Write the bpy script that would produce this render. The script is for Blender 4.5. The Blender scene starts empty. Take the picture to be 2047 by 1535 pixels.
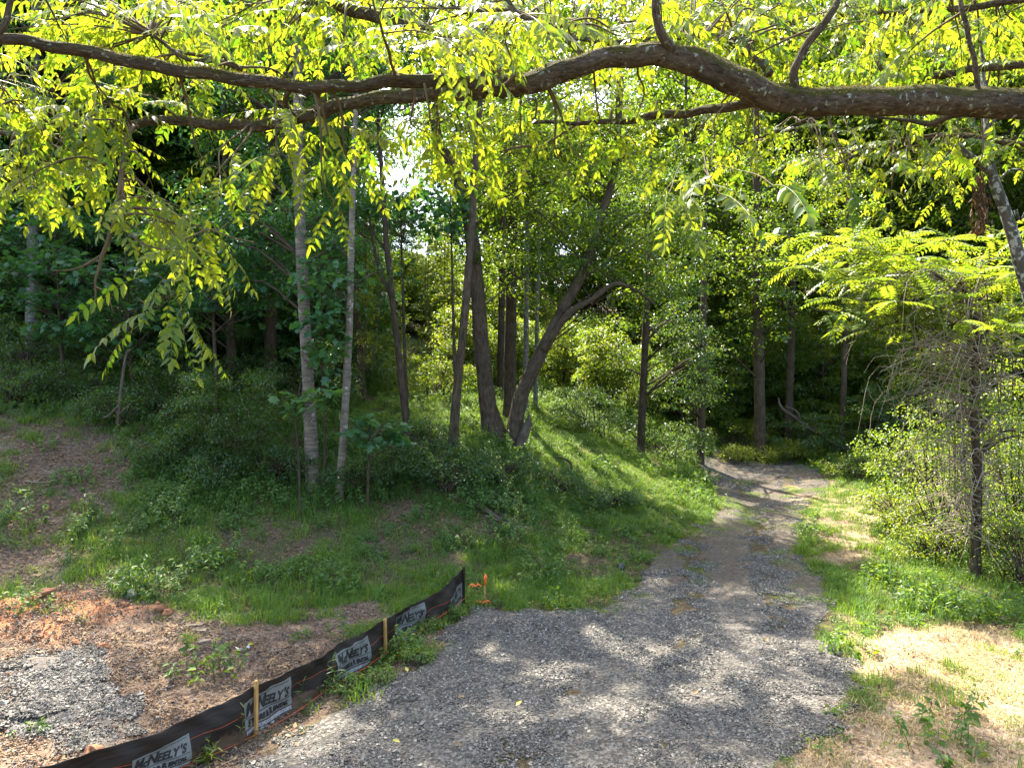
import bpy, math, random
import numpy as np
from mathutils import Vector, noise

# ------------------------------------------------------------------ camera, sky, sun, exposure
rng = np.random.default_rng(11)
random.seed(11)
sc = bpy.context.scene
COL = sc.collection
F, CX, CY, H = 1419.0, 1023.5, 767.5, 4.7          # focal length in photo pixels, centre, camera height

cam = bpy.data.cameras.new('camera')
cam.sensor_width = 36.0
cam.lens = 36.0 * F / 2047.0
cam.clip_start, cam.clip_end = 0.05, 900.0
camo = bpy.data.objects.new('camera', cam)
camo.location = (0, 0, H)
camo.rotation_euler = (math.radians(90), 0, 0)
COL.objects.link(camo)
sc.camera = camo

SUN_EL, SUN_AZ = 58.0, -24.0                        # degrees; azimuth from straight ahead, minus is left
e, a = math.radians(SUN_EL), math.radians(SUN_AZ)
S = np.array([math.sin(a) * math.cos(e), math.cos(a) * math.cos(e), math.sin(e)])
w = bpy.data.worlds.new('World')
sc.world = w
w.use_nodes = True
nt = w.node_tree
bg = nt.nodes['Background']
sky = nt.nodes.new('ShaderNodeTexSky')
sky.sky_type = 'NISHITA'
sky.sun_disc = False
sky.sun_elevation = e
sky.sun_rotation = a
sky.air_density, sky.dust_density, sky.ozone_density = 1.0, 3.0, .6
nt.links.new(sky.outputs[0], bg.inputs[0])
bg.inputs[1].default_value = 0.15
sl = bpy.data.lights.new('sun', 'SUN')
sl.energy = 4.3
sl.angle = math.radians(0.53)
sl.color = (1.0, 0.93, 0.82)
slo = bpy.data.objects.new('sun', sl)
slo.rotation_euler = Vector(S).to_track_quat('Z', 'Y').to_euler()
slo.location = (-10, 20, 40)
COL.objects.link(slo)
sc.view_settings.view_transform = 'Standard'
sc.view_settings.look = 'None'
sc.view_settings.exposure = 2.5
sc.view_settings.gamma = 1.0
sc.view_settings.use_curve_mapping = False
cy = sc.cycles
cy.max_bounces, cy.diffuse_bounces, cy.glossy_bounces, cy.transmission_bounces, cy.transparent_max_bounces = 7, 4, 2, 5, 4
cy.caustics_reflective = cy.caustics_refractive = False
cy.use_denoising = True

# ------------------------------------------------------------------ small tools
def unit(v):
    return v / np.maximum(np.linalg.norm(v, axis=-1, keepdims=True), 1e-9)

def P(px, py, Y):
    """a point at depth Y that the photograph shows at pixel px, py"""
    return np.array([(px - CX) / F * Y, Y, H - (py - CY) / F * Y])

CTRL = np.array([
    (0, 5, 0), (-3, 9, 0), (3, 9, 0), (7, 11, .05), (2, 14, 0), (5, 14, 0), (9, 14, 0), (4.5, 18, .05), (7, 18, .05), (6, 22, .15),
    (9, 22, .15), (8, 27, .3), (12, 27, .35), (10, 34, .75), (14, 34, .8), (12, 40, 1.3), (18, 40, 1.9),
    (14, 14, -.3), (12, 18, -.15), (16, 20, .1), (14, 24, .5), (18, 28, 1.4), (25, 20, .5), (30, 30, 3),
    (-3.5, 9.6, -.05), (-2.2, 12.3, 0), (-1, 15, 0), (-6.5, 10.5, 0), (-10, 10, .1), (-7.6, 14, .3), (-11, 14, .6), (-4, 14.5, .1),
    (-1, 18, .35), (2, 18, .1), (-12.5, 17, 1.9), (-8, 17, 1.1), (-16, 22, 4.2), (-10, 22, 3.4), (-5.2, 20, 1.7), (-3.4, 22, 2.7),
    (-2, 21.3, 2.6), (-.3, 24, 2.8), (1.5, 22, 1.25), (3.5, 22, .5), (0, 20, 1.2), (3, 28, 2.35), (5, 27, 1.15), (7, 29, .62), (9, 31, .6), (5, 32, 2.0), (8, 35, 1.6),
    (-16, 27, 5.2), (-8, 28, 4.3), (-2, 30, 3.9), (0, 36, 4.2), (5, 36, 3.5), (10, 46, 2.6), (-20, 35, 8), (-8, 40, 6.5), (0, 50, 6.5),
    (20, 50, 5), (35, 45, 6), (-35, 30, 9), (-35, 12, 2.2), (0, -10, 0), (20, -5, 0), (-20, -5, 0), (40, 60, 10), (-40, 60, 15),
    (0, 70, 11), (0, 90, 17), (-40, 90, 22), (40, 90, 18), (40, 10, 0)], float)

def _tps(r2):
    return 0.5 * r2 * np.log(np.maximum(r2, 1e-12))

def _tps_fit():
    n = len(CTRL)
    d = ((CTRL[:, None, :2] - CTRL[None, :, :2]) ** 2).sum(-1)
    A = np.zeros((n + 3, n + 3))
    A[:n, :n] = _tps(d) + np.eye(n) * 2.0
    A[:n, n] = A[n, :n] = 1
    A[:n, n + 1:] = CTRL[:, :2]
    A[n + 1:, :n] = CTRL[:, :2].T
    b = np.zeros(n + 3)
    b[:n] = CTRL[:, 2]
    return np.linalg.solve(A, b)

TW = _tps_fit()

def ground(x, y):
    """height of the bare terrain"""
    shp = np.shape(x)
    x, y = np.atleast_1d(np.asarray(x, float)), np.atleast_1d(np.asarray(y, float))
    xc, yc = np.clip(x, -42, 42), np.clip(y, -12, 92)
    out = np.empty(x.shape)
    fx, fy, fo = xc.ravel(), yc.ravel(), out.ravel()
    for i in range(0, fx.size, 20000):
        q = np.stack([fx[i:i + 20000], fy[i:i + 20000]], -1)
        d = ((q[:, None] - CTRL[None, :, :2]) ** 2).sum(-1)
        fo[i:i + 20000] = _tps(d) @ TW[:-3] + TW[-3] + q @ TW[-2:]
    bump = .035 * np.sin(fx * 1.7 + 1.3 * np.sin(fy * 1.1)) * np.sin(fy * 1.9 + fx * .4) + .02 * np.sin(fx * 4.1 + fy * 2.3) * np.sin(fy * 3.7 - fx * 1.2)
    fo += bump
    return fo.reshape(shp)

def gz(x, y):
    return float(ground(x, y))

def G(px, py, ymax=75):
    """where the sight line through a photo pixel meets the ground"""
    Y = np.arange(5.5, ymax, .05)
    X = (px - CX) / F * Y
    Z = H - (py - CY) / F * Y
    hit = np.nonzero(Z < ground(X, Y))[0]
    i = hit[0] if len(hit) else len(Y) - 1
    return np.array([X[i], Y[i], float(ground(X[i], Y[i]))])

def gpoly(pts):
    return np.array([G(*p)[:2] for p in pts])

def sdist(poly, x, y):
    """signed distance to a polygon, inside negative"""
    q = np.stack([np.ravel(x), np.ravel(y)], -1)
    a_, b_ = poly, np.roll(poly, -1, 0)
    best = np.full(len(q), 1e9)
    ins = np.zeros(len(q), bool)
    for p0, p1 in zip(a_, b_):
        dv = p1 - p0
        t = np.clip(((q - p0) @ dv) / max(dv @ dv, 1e-9), 0, 1)
        best = np.minimum(best, np.linalg.norm(q - p0 - t[:, None] * dv, axis=1))
        c = ((p0[1] > q[:, 1]) != (p1[1] > q[:, 1]))
        xx = p0[0] + (q[:, 1] - p0[1]) * dv[0] / (dv[1] if abs(dv[1]) > 1e-9 else 1e-9)
        ins ^= c & (q[:, 0] < xx)
    return np.where(ins, -best, best).reshape(np.shape(x))

def smooth(x, lo, hi):
    t = np.clip((x - lo) / (hi - lo), 0, 1)
    return t * t * (3 - 2 * t)

_ng = np.random.default_rng(5).random((64, 64))
def vnoise(x, y, s=1.0):
    """cheap value noise 0..1"""
    x, y = np.asarray(x) * s + 100.3, np.asarray(y) * s + 57.7
    xi, yi = np.floor(x).astype(int), np.floor(y).astype(int)
    fx, fy = x - xi, y - yi
    fx, fy = fx * fx * (3 - 2 * fx), fy * fy * (3 - 2 * fy)
    g = lambda i, j: _ng[i % 64, j % 64]
    return (g(xi, yi) * (1 - fx) + g(xi + 1, yi) * fx) * (1 - fy) + (g(xi, yi + 1) * (1 - fx) + g(xi + 1, yi + 1) * fx) * fy

class MB:
    """collects vertices, faces, one float (tint) and one vector (bark coordinates) per vertex, a material index per face"""
    def __init__(s):
        s.v, s.t, s.b, s.q, s.tr, s.qm, s.tm, s.n = [], [], [], [], [], [], [], 0
    def add(s, v, quads=None, tris=None, tint=0.5, bark=None, m=0):
        v = np.asarray(v, float).reshape(-1, 3)
        s.v.append(v)
        s.t.append(np.broadcast_to(np.asarray(tint, float), (len(v),)))
        s.b.append(v if bark is None else bark)
        if quads is not None and len(quads):
            s.q.append(np.asarray(quads, int) + s.n); s.qm.append(np.full(len(quads), m))
        if tris is not None and len(tris):
            s.tr.append(np.asarray(tris, int) + s.n); s.tm.append(np.full(len(tris), m))
        s.n += len(v)
    def mesh(s, name, mats, smooth_=True):
        me = bpy.data.meshes.new(name)
        v = np.concatenate(s.v) if s.v else np.zeros((0, 3))
        q = np.concatenate(s.q) if s.q else np.zeros((0, 4), int)
        t = np.concatenate(s.tr) if s.tr else np.zeros((0, 3), int)
        me.vertices.add(len(v)); me.vertices.foreach_set('co', v.astype(np.float32).ravel())
        me.loops.add(q.size + t.size)
        me.loops.foreach_set('vertex_index', np.concatenate([q.ravel(), t.ravel()]).astype(np.int32))
        me.polygons.add(len(q) + len(t))
        me.polygons.foreach_set('loop_start', np.concatenate([np.arange(len(q)) * 4, q.size + np.arange(len(t)) * 3]).astype(np.int32))
        mi = np.concatenate((s.qm or [np.zeros(0)]) + (s.tm or [np.zeros(0)])).astype(np.int32)
        me.polygons.foreach_set('material_index', mi)
        me.polygons.foreach_set('use_smooth', np.full(len(mi), smooth_))
        if len(v):
            me.attributes.new('tint', 'FLOAT', 'POINT').data.foreach_set('value', np.concatenate(s.t).astype(np.float32))
            me.attributes.new('bark', 'FLOAT_VECTOR', 'POINT').data.foreach_set('vector', np.concatenate(s.b).astype(np.float32).ravel())
        for m in (mats if isinstance(mats, (list, tuple)) else [mats]):
            me.materials.append(m)
        me.update(calc_edges=True)
        return me
    def build(s, name, mats, parent=None, smooth_=True):
        return link(name, s.mesh(name, mats, smooth_), parent)

def link(name, me, parent=None):
    o = bpy.data.objects.new(name, me)
    COL.objects.link(o)
    if parent is not None:
        o.parent = parent
        o.location = -Vector(parent.location) if parent.type == 'EMPTY' or True else (0, 0, 0)
    return o

def thing(name, label, cat, loc=(0, 0, 0), group=None):
    o = bpy.data.objects.new(name, None)
    o.empty_display_size = .2
    o.location = loc
    COL.objects.link(o)
    return tag(o, label, cat, group)

def tag(o, label, cat=None, group=None, kind=None):
    o['label'] = label
    if cat: o['category'] = cat
    if group: o['group'] = group
    if kind: o['kind'] = kind
    return o

def spline(pts, n):
    """Catmull-Rom through rows of pts (any columns), n samples"""
    p = np.asarray(pts, float)
    if len(p) == 2:
        t = np.linspace(0, 1, n)[:, None]
        return p[0] * (1 - t) + p[1] * t
    d = np.r_[0, np.cumsum(np.linalg.norm(np.diff(p[:, :3], axis=0), axis=1) ** .5)]
    e_ = np.vstack([2 * p[0] - p[1], p, 2 * p[-1] - p[-2]])
    u = np.linspace(0, d[-1], n)
    k = np.clip(np.searchsorted(d, u, 'right') - 1, 0, len(p) - 2)
    t = ((u - d[k]) / np.maximum(d[k + 1] - d[k], 1e-9))[:, None]
    p0, p1, p2, p3 = e_[k], e_[k + 1], e_[k + 2], e_[k + 3]
    return .5 * (2 * p1 + (p2 - p0) * t + (2 * p0 - 5 * p1 + 4 * p2 - p3) * t ** 2 + (3 * p1 - p0 - 3 * p2 + p3) * t ** 3)

def tube(mb, path, rad, sides=8, rough=0.0, freq=3.0, tint=.5, m=0, cap=True):
    """a tapering limb along path; rough gives uneven bark relief"""
    path = np.asarray(path, float); rad = np.broadcast_to(np.asarray(rad, float), (len(path),)).copy()
    n = len(path)
    tg = unit(np.gradient(path, axis=0))
    ref = np.array([0, 0, 1.]) if abs(tg[:, 2]).mean() < .8 else np.array([1., 0, 0])
    u = unit(np.cross(tg, ref)); v = np.cross(tg, u)
    L = np.r_[0, np.cumsum(np.linalg.norm(np.diff(path, axis=0), axis=1))]
    th = np.linspace(0, 2 * np.pi, sides, endpoint=False)
    c, s_ = np.cos(th), np.sin(th)
    R = np.repeat(rad[:, None], sides, 1)
    if rough:
        o = rng.random() * 50
        f = np.sin(th[None] * 3 + L[:, None] * freq + o) * .4 + np.sin(th[None] * 2 - L[:, None] * freq * .6 + 2 * o) * .5 + np.sin(L[:, None] * freq * 1.7 + o) * .5 + (rng.random((n, sides)) - .5) * .9
        R = R * (1 + rough * f)
    verts = path[:, None] + R[..., None] * (c[None, :, None] * u[:, None] + s_[None, :, None] * v[:, None])
    bk = np.stack([rad.mean() * c[None] + 0 * R, rad.mean() * s_[None] + 0 * R, L[:, None] + 0 * R], -1).reshape(-1, 3)
    i, j = np.meshgrid(np.arange(n - 1), np.arange(sides), indexing='ij')
    j2 = (j + 1) % sides
    q = np.stack([i * sides + j, i * sides + j2, (i + 1) * sides + j2, (i + 1) * sides + j], -1).reshape(-1, 4)
    V = verts.reshape(-1, 3)
    tris = None
    if cap:
        V = np.vstack([V, path[0], path[-1]])
        bk = np.vstack([bk, [0, 0, 0], [0, 0, L[-1]]])
        k = np.arange(sides); k2 = (k + 1) % sides
        tris = np.vstack([np.stack([k2, k, np.full(sides, n * sides)], -1), np.stack([(n - 1) * sides + k, (n - 1) * sides + k2, np.full(sides, n * sides + 1)], -1)])
    mb.add(V, q, tris, tint, bk, m)

def leaves(mb, pos, d, nrm, L, W, tint, curl=.18, fold=.22, m=0, fine=False):
    """many leaf blades at once: kite blades (4 points) or, fine, pointed blades with a midrib fold (6 points)"""
    n = len(pos)
    if n == 0:
        return
    d = unit(d); sd = unit(np.cross(d, nrm)); up = np.cross(sd, d)
    L, W = np.broadcast_to(L, (n,))[:, None], np.broadcast_to(W, (n,))[:, None]
    tint = np.broadcast_to(tint, (n,))
    if not fine:
        v = np.stack([pos, pos + d * L * .42 + sd * W * .5 + up * W * fold, pos + d * L - up * L * curl, pos + d * L * .42 - sd * W * .5 + up * W * fold], 1)
        i = np.arange(n)[:, None] * 4
        tr = np.concatenate([i + [[0, 1, 2]], i + [[0, 2, 3]]])
        mb.add(v.reshape(-1, 3), None, tr, np.repeat(tint, 4), None, m)
    else:
        f = lambda a_, b_, c_: pos + d * L * a_ + sd * W * b_ + up * (W * c_ - L * curl * a_ * a_)
        v = np.stack([f(0, 0, 0), f(.28, .46, fold), f(.28, 0, 0), f(.28, -.46, fold), f(.66, .34, fold * .8), f(.66, 0, 0), f(.66, -.34, fold * .8), f(1, 0, 0)], 1)
        i = np.arange(n)[:, None] * 8
        tr = np.concatenate([i + [[0, 1, 2]], i + [[0, 2, 3]], i + [[4, 7, 5]], i + [[5, 7, 6]]])
        q = np.concatenate([i + [[1, 4, 5, 2]], i + [[2, 5, 6, 3]]])
        mb.add(v.reshape(-1, 3), q, tr, np.repeat(tint, 8), None, m)

def lobed(mb, pos, d, nrm, L, tint, m=0):
    """broad five-lobed leaf (maple, tulip poplar): 11 outline points round a centre"""
    n = len(pos)
    if n == 0:
        return
    d = unit(d); sd = unit(np.cross(d, nrm)); up = np.cross(sd, d)
    L = np.broadcast_to(L, (n,))[:, None]
    o = [(0, 0), (.12, .30), (.30, .50), (.42, .26), (.68, .40), (.72, .16), (1, 0), (.72, -.16), (.68, -.40), (.42, -.26), (.30, -.50), (.12, -.30)]
    v = [pos + d * L * .4] + [pos + d * L * a_ + sd * L * b_ - up * L * (.10 * a_ + .35 * b_ * b_) for a_, b_ in o]
    v = np.stack(v, 1); k = len(o)
    i = np.arange(n)[:, None] * (k + 1)
    tr = np.concatenate([i + [[0, 1 + (j + 1) % k, 1 + j]] for j in range(k)])
    mb.add(v.reshape(-1, 3), None, tr, np.repeat(np.broadcast_to(tint, (n,)), k + 1), None, m)

def rdir(n):
    return unit(rng.normal(size=(n, 3)))

# ------------------------------------------------------------------ materials
class N:
    def __init__(s, name):
        s.m = bpy.data.materials.new(name); s.m.use_nodes = True
        s.t = s.m.node_tree; s.p = s.t.nodes['Principled BSDF']; s.out = s.t.nodes['Material Output']
    def n(s, typ, **k):
        x = s.t.nodes.new(typ)
        for a_, b_ in k.items():
            setattr(x, a_, b_)
        return x
    def l(s, a_, b_):
        s.t.links.new(a_, b_)
    def attr(s, name):
        return s.n('ShaderNodeAttribute', attribute_name=name)
    def noise(s, vec, scale, detail=4, rough=.55):
        x = s.n('ShaderNodeTexNoise'); x.inputs['Scale'].default_value = scale; x.inputs['Detail'].default_value = detail; x.inputs['Roughness'].default_value = rough
        if vec is not None: s.l(vec, x.inputs['Vector'])
        return x.outputs['Fac']
    def ramp(s, fac, stops):
        x = s.n('ShaderNodeValToRGB'); el = x.color_ramp.elements
        while len(el) < len(stops): el.new(.5)
        for e_, (p, c) in zip(el, stops):
            e_.position = p; e_.color = (*c, 1) if len(c) == 3 else c
        s.l(fac, x.inputs[0]); return x.outputs[0]
    def mix(s, f, a_, b_, mode='MIX'):
        x = s.n('ShaderNodeMix', data_type='RGBA', blend_type=mode)
        for v, k in ((f, 0), (a_, 6), (b_, 7)):
            if hasattr(v, 'links'): s.l(v, x.inputs[k])
            else: x.inputs[k].default_value = v if k == 0 else (*v, 1)
        return x.outputs[2]
    def math(s, op, a_, b_=0.0, c_=None):
        x = s.n('ShaderNodeMath', operation=op)
        for v, k in ((a_, 0), (b_, 1), (c_, 2)):
            if v is None: continue
            if hasattr(v, 'links'): s.l(v, x.inputs[k])
            else: x.inputs[k].default_value = v
        return x.outputs[0]
    def bump(s, h, strength, dist):
        x = s.n('ShaderNodeBump'); x.inputs['Strength'].default_value = strength; x.inputs['Distance'].default_value = dist
        s.l(h, x.inputs['Height']); s.l(x.outputs[0], s.p.inputs['Normal'])
    def mapped(s, vec, sx, sy, sz):
        x = s.n('ShaderNodeMapping'); x.inputs['Scale'].default_value = (sx, sy, sz); s.l(vec, x.inputs[0]); return x.outputs[0]

def leaf_mat(name, c0, c1, t0, t1, trans=.5, rough=.42, spec=.45):
    """leaf: reflecting colour c0..c1 and the colour of light coming through t0..t1, varied leaf by leaf"""
    k = N(name); at = k.attr('tint').outputs['Fac']
    k.l(k.ramp(at, [(0, c0), (1, c1)]), k.p.inputs['Base Color'])
    k.p.inputs['Roughness'].default_value = rough
    k.p.inputs['Specular IOR Level'].default_value = spec
    tr = k.n('ShaderNodeBsdfTranslucent'); k.l(k.ramp(at, [(0, t0), (1, t1)]), tr.inputs[0])
    mx = k.n('ShaderNodeMixShader'); mx.inputs[0].default_value = trans
    k.l(k.p.outputs[0], mx.inputs[1]); k.l(tr.outputs[0], mx.inputs[2]); k.l(mx.outputs[0], k.out.inputs[0])
    return k.m

M = {}
M['walnut_leaf'] = leaf_mat('walnut_leaf', (.035, .085, .015), (.10, .14, .02), (.13, .26, .008), (.48, .49, .018), .55, .4, .38)
M['maple_leaf'] = leaf_mat('maple_leaf', (.03, .10, .042), (.06, .14, .04), (.06, .20, .03), (.16, .30, .03), .42, .4)
M['forest_leaf'] = leaf_mat('forest_leaf', (.03, .075, .015), (.07, .12, .02), (.10, .22, .012), (.32, .38, .015), .48, .38)
M['bright_leaf'] = leaf_mat('bright_leaf', (.055, .11, .018), (.10, .14, .03), (.15, .29, .012), (.38, .42, .02), .5, .38, .5)
M['shrub_leaf'] = leaf_mat('shrub_leaf', (.03, .08, .025), (.06, .11, .03), (.08, .18, .02), (.22, .30, .02), .42, .4)
M['vine_leaf'] = leaf_mat('vine_leaf', (.04, .09, .015), (.08, .12, .02), (.16, .30, .012), (.40, .42, .02), .5, .4)
M['grass'] = leaf_mat('grass_blade', (.065, .16, .022), (.15, .21, .035), (.15, .30, .015), (.38, .42, .03), .42, .5, .3)
M['weed'] = leaf_mat('weed_leaf', (.048, .125, .026), (.105, .17, .03), (.12, .26, .015), (.34, .40, .02), .42, .45, .4)
M['straw'] = leaf_mat('straw', (.30, .205, .085), (.52, .41, .21), (.34, .25, .09), (.52, .41, .17), .3, .6, .2)
M['dead_leaf'] = leaf_mat('dead_leaf', (.09, .045, .02), (.26, .17, .08), (.10, .05, .02), (.25, .14, .05), .25, .6, .2)
M['yellow_leaf'] = leaf_mat('yellow_leaf', (.40, .34, .06), (.45, .38, .10), (.4, .32, .05), (.4, .34, .06), .3, .5, .3)

def bark_mat(name, dark, light, lichen=None, ring=False, moss=None, lscale=18, amount=.55, stretch=.16, bump=.012, fine=26):
    k = N(name); b = k.attr('bark').outputs['Vector']
    if ring:
        v = k.mapped(b, 3, 3, 26)
    else:
        v = k.mapped(b, fine, fine, fine * stretch)
    f = k.noise(v, 1.0, 6, .62)
    g = k.noise(b, 2.2, 3)
    col = k.ramp(f, [(.3, dark), (.62, light)])
    col = k.mix(k.ramp(g, [(.4, (0, 0, 0)), (.7, (.5, .5, .5))]), col, tuple(x * .55 for x in dark))
    if lichen:
        lf = k.ramp(k.noise(b, lscale, 4, .6), [(amount, (0, 0, 0)), (amount + .06, (1, 1, 1))])
        col = k.mix(lf, col, lichen)
    if moss:
        geo = k.n('ShaderNodeNewGeometry'); sx = k.n('ShaderNodeSeparateXYZ'); k.l(geo.outputs['Normal'], sx.inputs[0])
        up = k.math('ADD', sx.outputs[2], k.math('MULTIPLY', k.noise(b, 7, 5), 1.6))
        mk = k.ramp(up, [(.95, (0, 0, 0)), (1.35, (1, 1, 1))])
        mc = k.ramp(k.noise(b, 60, 3), [(.3, tuple(x * .5 for x in moss)), (.7, moss)])
        col = k.mix(mk, col, mc)
    k.l(col, k.p.inputs['Base Color'])
    k.p.inputs['Roughness'].default_value = .9
    k.p.inputs['Specular IOR Level'].default_value = .15
    k.bump(f, .9, bump)
    return k.m

M['walnut_bark'] = bark_mat('walnut_bark', (.035, .022, .013), (.15, .11, .07), (.30, .32, .24), moss=(.085, .075, .016), lscale=24, amount=.6, stretch=.34, bump=.06, fine=52)
M['twig_bark'] = bark_mat('twig_bark', (.06, .04, .022), (.17, .12, .07))
M['birch_bark'] = bark_mat('birch_bark', (.06, .048, .036), (.22, .185, .14), (.30, .28, .235), ring=True, lscale=7, amount=.6)
M['pale_bark'] = bark_mat('pale_bark', (.06, .058, .045), (.17, .165, .135), (.22, .24, .2), lscale=9, amount=.58)
M['grey_bark'] = bark_mat('grey_bark', (.024, .017, .010), (.095, .070, .044), (.12, .11, .07), lscale=10, amount=.64)
M['dark_bark'] = bark_mat('dark_bark', (.022, .016, .010), (.085, .062, .040))
M['lichen_bark'] = bark_mat('lichen_bark', (.035, .03, .022), (.12, .11, .085), (.30, .31, .26), lscale=16, amount=.52)
M['dead_wood'] = bark_mat('dead_wood', (.10, .075, .05), (.28, .22, .155))
M['log_wood'] = bark_mat('log_wood', (.04, .03, .02), (.13, .10, .075))

# ------------------------------------------------------------------ where things are on the ground
ROAD = gpoly([(430, 1600), (500, 1535), (560, 1480), (700, 1410), (800, 1350), (880, 1300), (925, 1240), (960, 1222), (1100, 1226), (1190, 1222), (1250, 1185), (1300, 1115), (1390, 1060),
              (1440, 1015), (1410, 960), (1378, 915), (1450, 902), (1560, 908), (1640, 945), (1670, 975), (1620, 1000), (1600, 1060), (1605, 1130), (1650, 1165), (1662, 1220), (1640, 1265), (1700, 1330),
              (1738, 1380), (1690, 1430), (1620, 1480), (1565, 1535), (1500, 1700), (300, 1760)])
PILE = gpoly([(-120, 1350), (60, 1315), (150, 1300), (225, 1340), (250, 1400), (282, 1440), (255, 1500), (190, 1530), (60, 1480), (-120, 1460)])
CLAY = gpoly([(-60, 1192), (90, 1184), (230, 1197), (345, 1214), (320, 1235), (230, 1240), (150, 1262), (100, 1300), (-60, 1270)])
DIRT = gpoly([(-300, 1170), (200, 1180), (350, 1215), (450, 1255), (560, 1235), (700, 1205), (775, 1200), (790, 1222), (750, 1262), (640, 1400), (500, 1535), (300, 1700), (-300, 1700)])
STRIP = gpoly([(360, 1560), (520, 1480), (640, 1400), (767, 1322), (850, 1275), (930, 1225), (935, 1245), (890, 1300), (810, 1350), (700, 1415), (570, 1480), (480, 1560)])
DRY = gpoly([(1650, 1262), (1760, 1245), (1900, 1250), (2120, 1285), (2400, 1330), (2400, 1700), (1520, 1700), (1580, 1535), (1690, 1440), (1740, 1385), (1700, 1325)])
# leaf litter on the left slope
LITTER = gpoly([(-300, 840), (120, 830), (260, 850), (330, 900), (290, 970), (270, 1010), (190, 1060), (190, 1130), (270, 1205), (-300, 1205)])
TAN = gpoly([(1560, 975), (1670, 958), (1760, 1000), (1800, 1060), (1750, 1110), (1700, 1150), (1620, 1120), (1600, 1050)])
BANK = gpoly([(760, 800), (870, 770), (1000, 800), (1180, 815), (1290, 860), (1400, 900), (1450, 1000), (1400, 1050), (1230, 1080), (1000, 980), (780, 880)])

SUNNY = gpoly([(1045, 872), (1110, 882), (1250, 932), (1400, 978), (1500, 1008), (1440, 1040), (1340, 1020), (1200, 972), (1090, 930), (1040, 902)])  # short grass and bare soil; sun streak partly put into their colour

BROWN = gpoly([(520, 1005), (700, 1020), (900, 1012), (1060, 1035), (1080, 1062), (900, 1068), (700, 1060), (560, 1040)])

def zones(x, y):
    n1 = (vnoise(x, y, 1.3) - .5) * .7 + (vnoise(x, y, 4.0) - .5) * .35
    z = {}
    z['road'] = smooth(-sdist(ROAD, x, y) + n1 * .35, -.05, .18)
    z['edge'] = z['road'] * (1 - smooth(-sdist(ROAD, x, y) + n1 * 1.5, .15, 1.1)) * (y > 14.6)
    z['pile'] = smooth(-sdist(PILE, x, y) + n1 * .6, -.1, .3)
    z['clay'] = smooth(-sdist(CLAY, x, y) + n1 * .7, -.1, .3)
    z['dirt'] = np.maximum(smooth(-sdist(DIRT, x, y) + n1 * .9, -.2, .4), smooth(-sdist(STRIP, x, y) + n1 * .2, -.05, .15))
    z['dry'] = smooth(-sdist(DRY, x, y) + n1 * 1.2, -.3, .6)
    z['litter'] = smooth(-sdist(LITTER, x, y) + n1 * 1.5, -.5, .9)
    z['tan'] = smooth(-sdist(TAN, x, y) + n1 * 1.2, -.3, .8)
    z['brown'] = .8 * smooth(-sdist(BROWN, x, y) + n1 * 1.8, -.2, .6)
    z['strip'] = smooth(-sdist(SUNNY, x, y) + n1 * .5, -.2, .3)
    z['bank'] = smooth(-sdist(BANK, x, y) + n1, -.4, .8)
    return z

def relief(x, y):
    """finished ground height: terrain plus the low crown of stone, heaps and ruts"""
    z = ground(x, y)
    zz = zones(x, y)
    z = z + .05 * zz['road'] + .06 * zz['pile'] + zz['clay'] * (.05 + .16 * (vnoise(x, y, 2.6) - .3)) + zz['dirt'] * .09 * (vnoise(x, y, 3.1) - .5)
    z = z + (1 - zz['road']) * .10 * (vnoise(x, y, 1.1) - .5)
    return z

# patches of ground that the sun reaches through gaps between the crowns
LIT = [
    [(1640, 1300), (1720, 1245), (1850, 1300), (1960, 1290), (2100, 1245), (2500, 1250), (2500, 1450), (2100, 1450), (2030, 1480), (1960, 1450), (1900, 1385), (1820, 1360), (1740, 1385), (1700, 1345)],
    [(1650, 1255), (1720, 1215), (1900, 1215), (2100, 1225), (2100, 1262), (1950, 1275), (1850, 1282), (1740, 1235)],
    [(1050, 868), (1110, 880), (1250, 930), (1400, 975), (1510, 1010), (1440, 1045), (1340, 1025), (1200, 975), (1090, 935), (1040, 905)],
    [(1480, 990), (1560, 962), (1680, 958), (1800, 1010), (1790, 1060), (1680, 1030), (1560, 1008)],
    [(1760, 1010), (2400, 850), (2500, 1210), (1960, 1180), (1850, 1090)],
    [(800, 835), (870, 805), (985, 850), (975, 875), (870, 880)],
    [(1090, 640), (1200, 640), (1200, 740), (1080, 720)],
    [(1670, 1180), (1790, 1170), (1830, 1195), (1700, 1200)],
]
LIT_SPOT = [(1290, 1305, 60, 22), (1090, 1352, 55, 20), (1372, 1290, 40, 14), (1480, 1345, 75, 30), (1600, 1392, 75, 24), (1640, 1405, 60, 16), (1250, 1425, 60, 20), (620, 1492, 85, 26),
            (1380, 1395, 40, 14), (1200, 1280, 40, 14), (960, 1105, 70, 16), (1000, 1160, 45, 12), (900, 1120, 50, 10), (1440, 1400, 30, 16), (1000, 1450, 40, 14), (730, 1470, 40, 14), (1560, 1300, 70, 16)]
_r3 = np.random.default_rng(3)
LIT_SPOT += [(_r3.uniform(900, 1700), _r3.uniform(1250, 1500), _r3.uniform(12, 34), _r3.uniform(5, 12)) for _ in range(24)] + [(_r3.uniform(600, 1350), _r3.uniform(1020, 1200), _r3.uniform(12, 30), _r3.uniform(4, 9)) for _ in range(14)]
GX0, GY0, GS = -30.0, 4.0, .1
_gx, _gy = np.meshgrid(np.arange(GX0, 40, GS), np.arange(GY0, 60, GS))
LMASK = np.zeros(_gx.shape)
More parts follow.
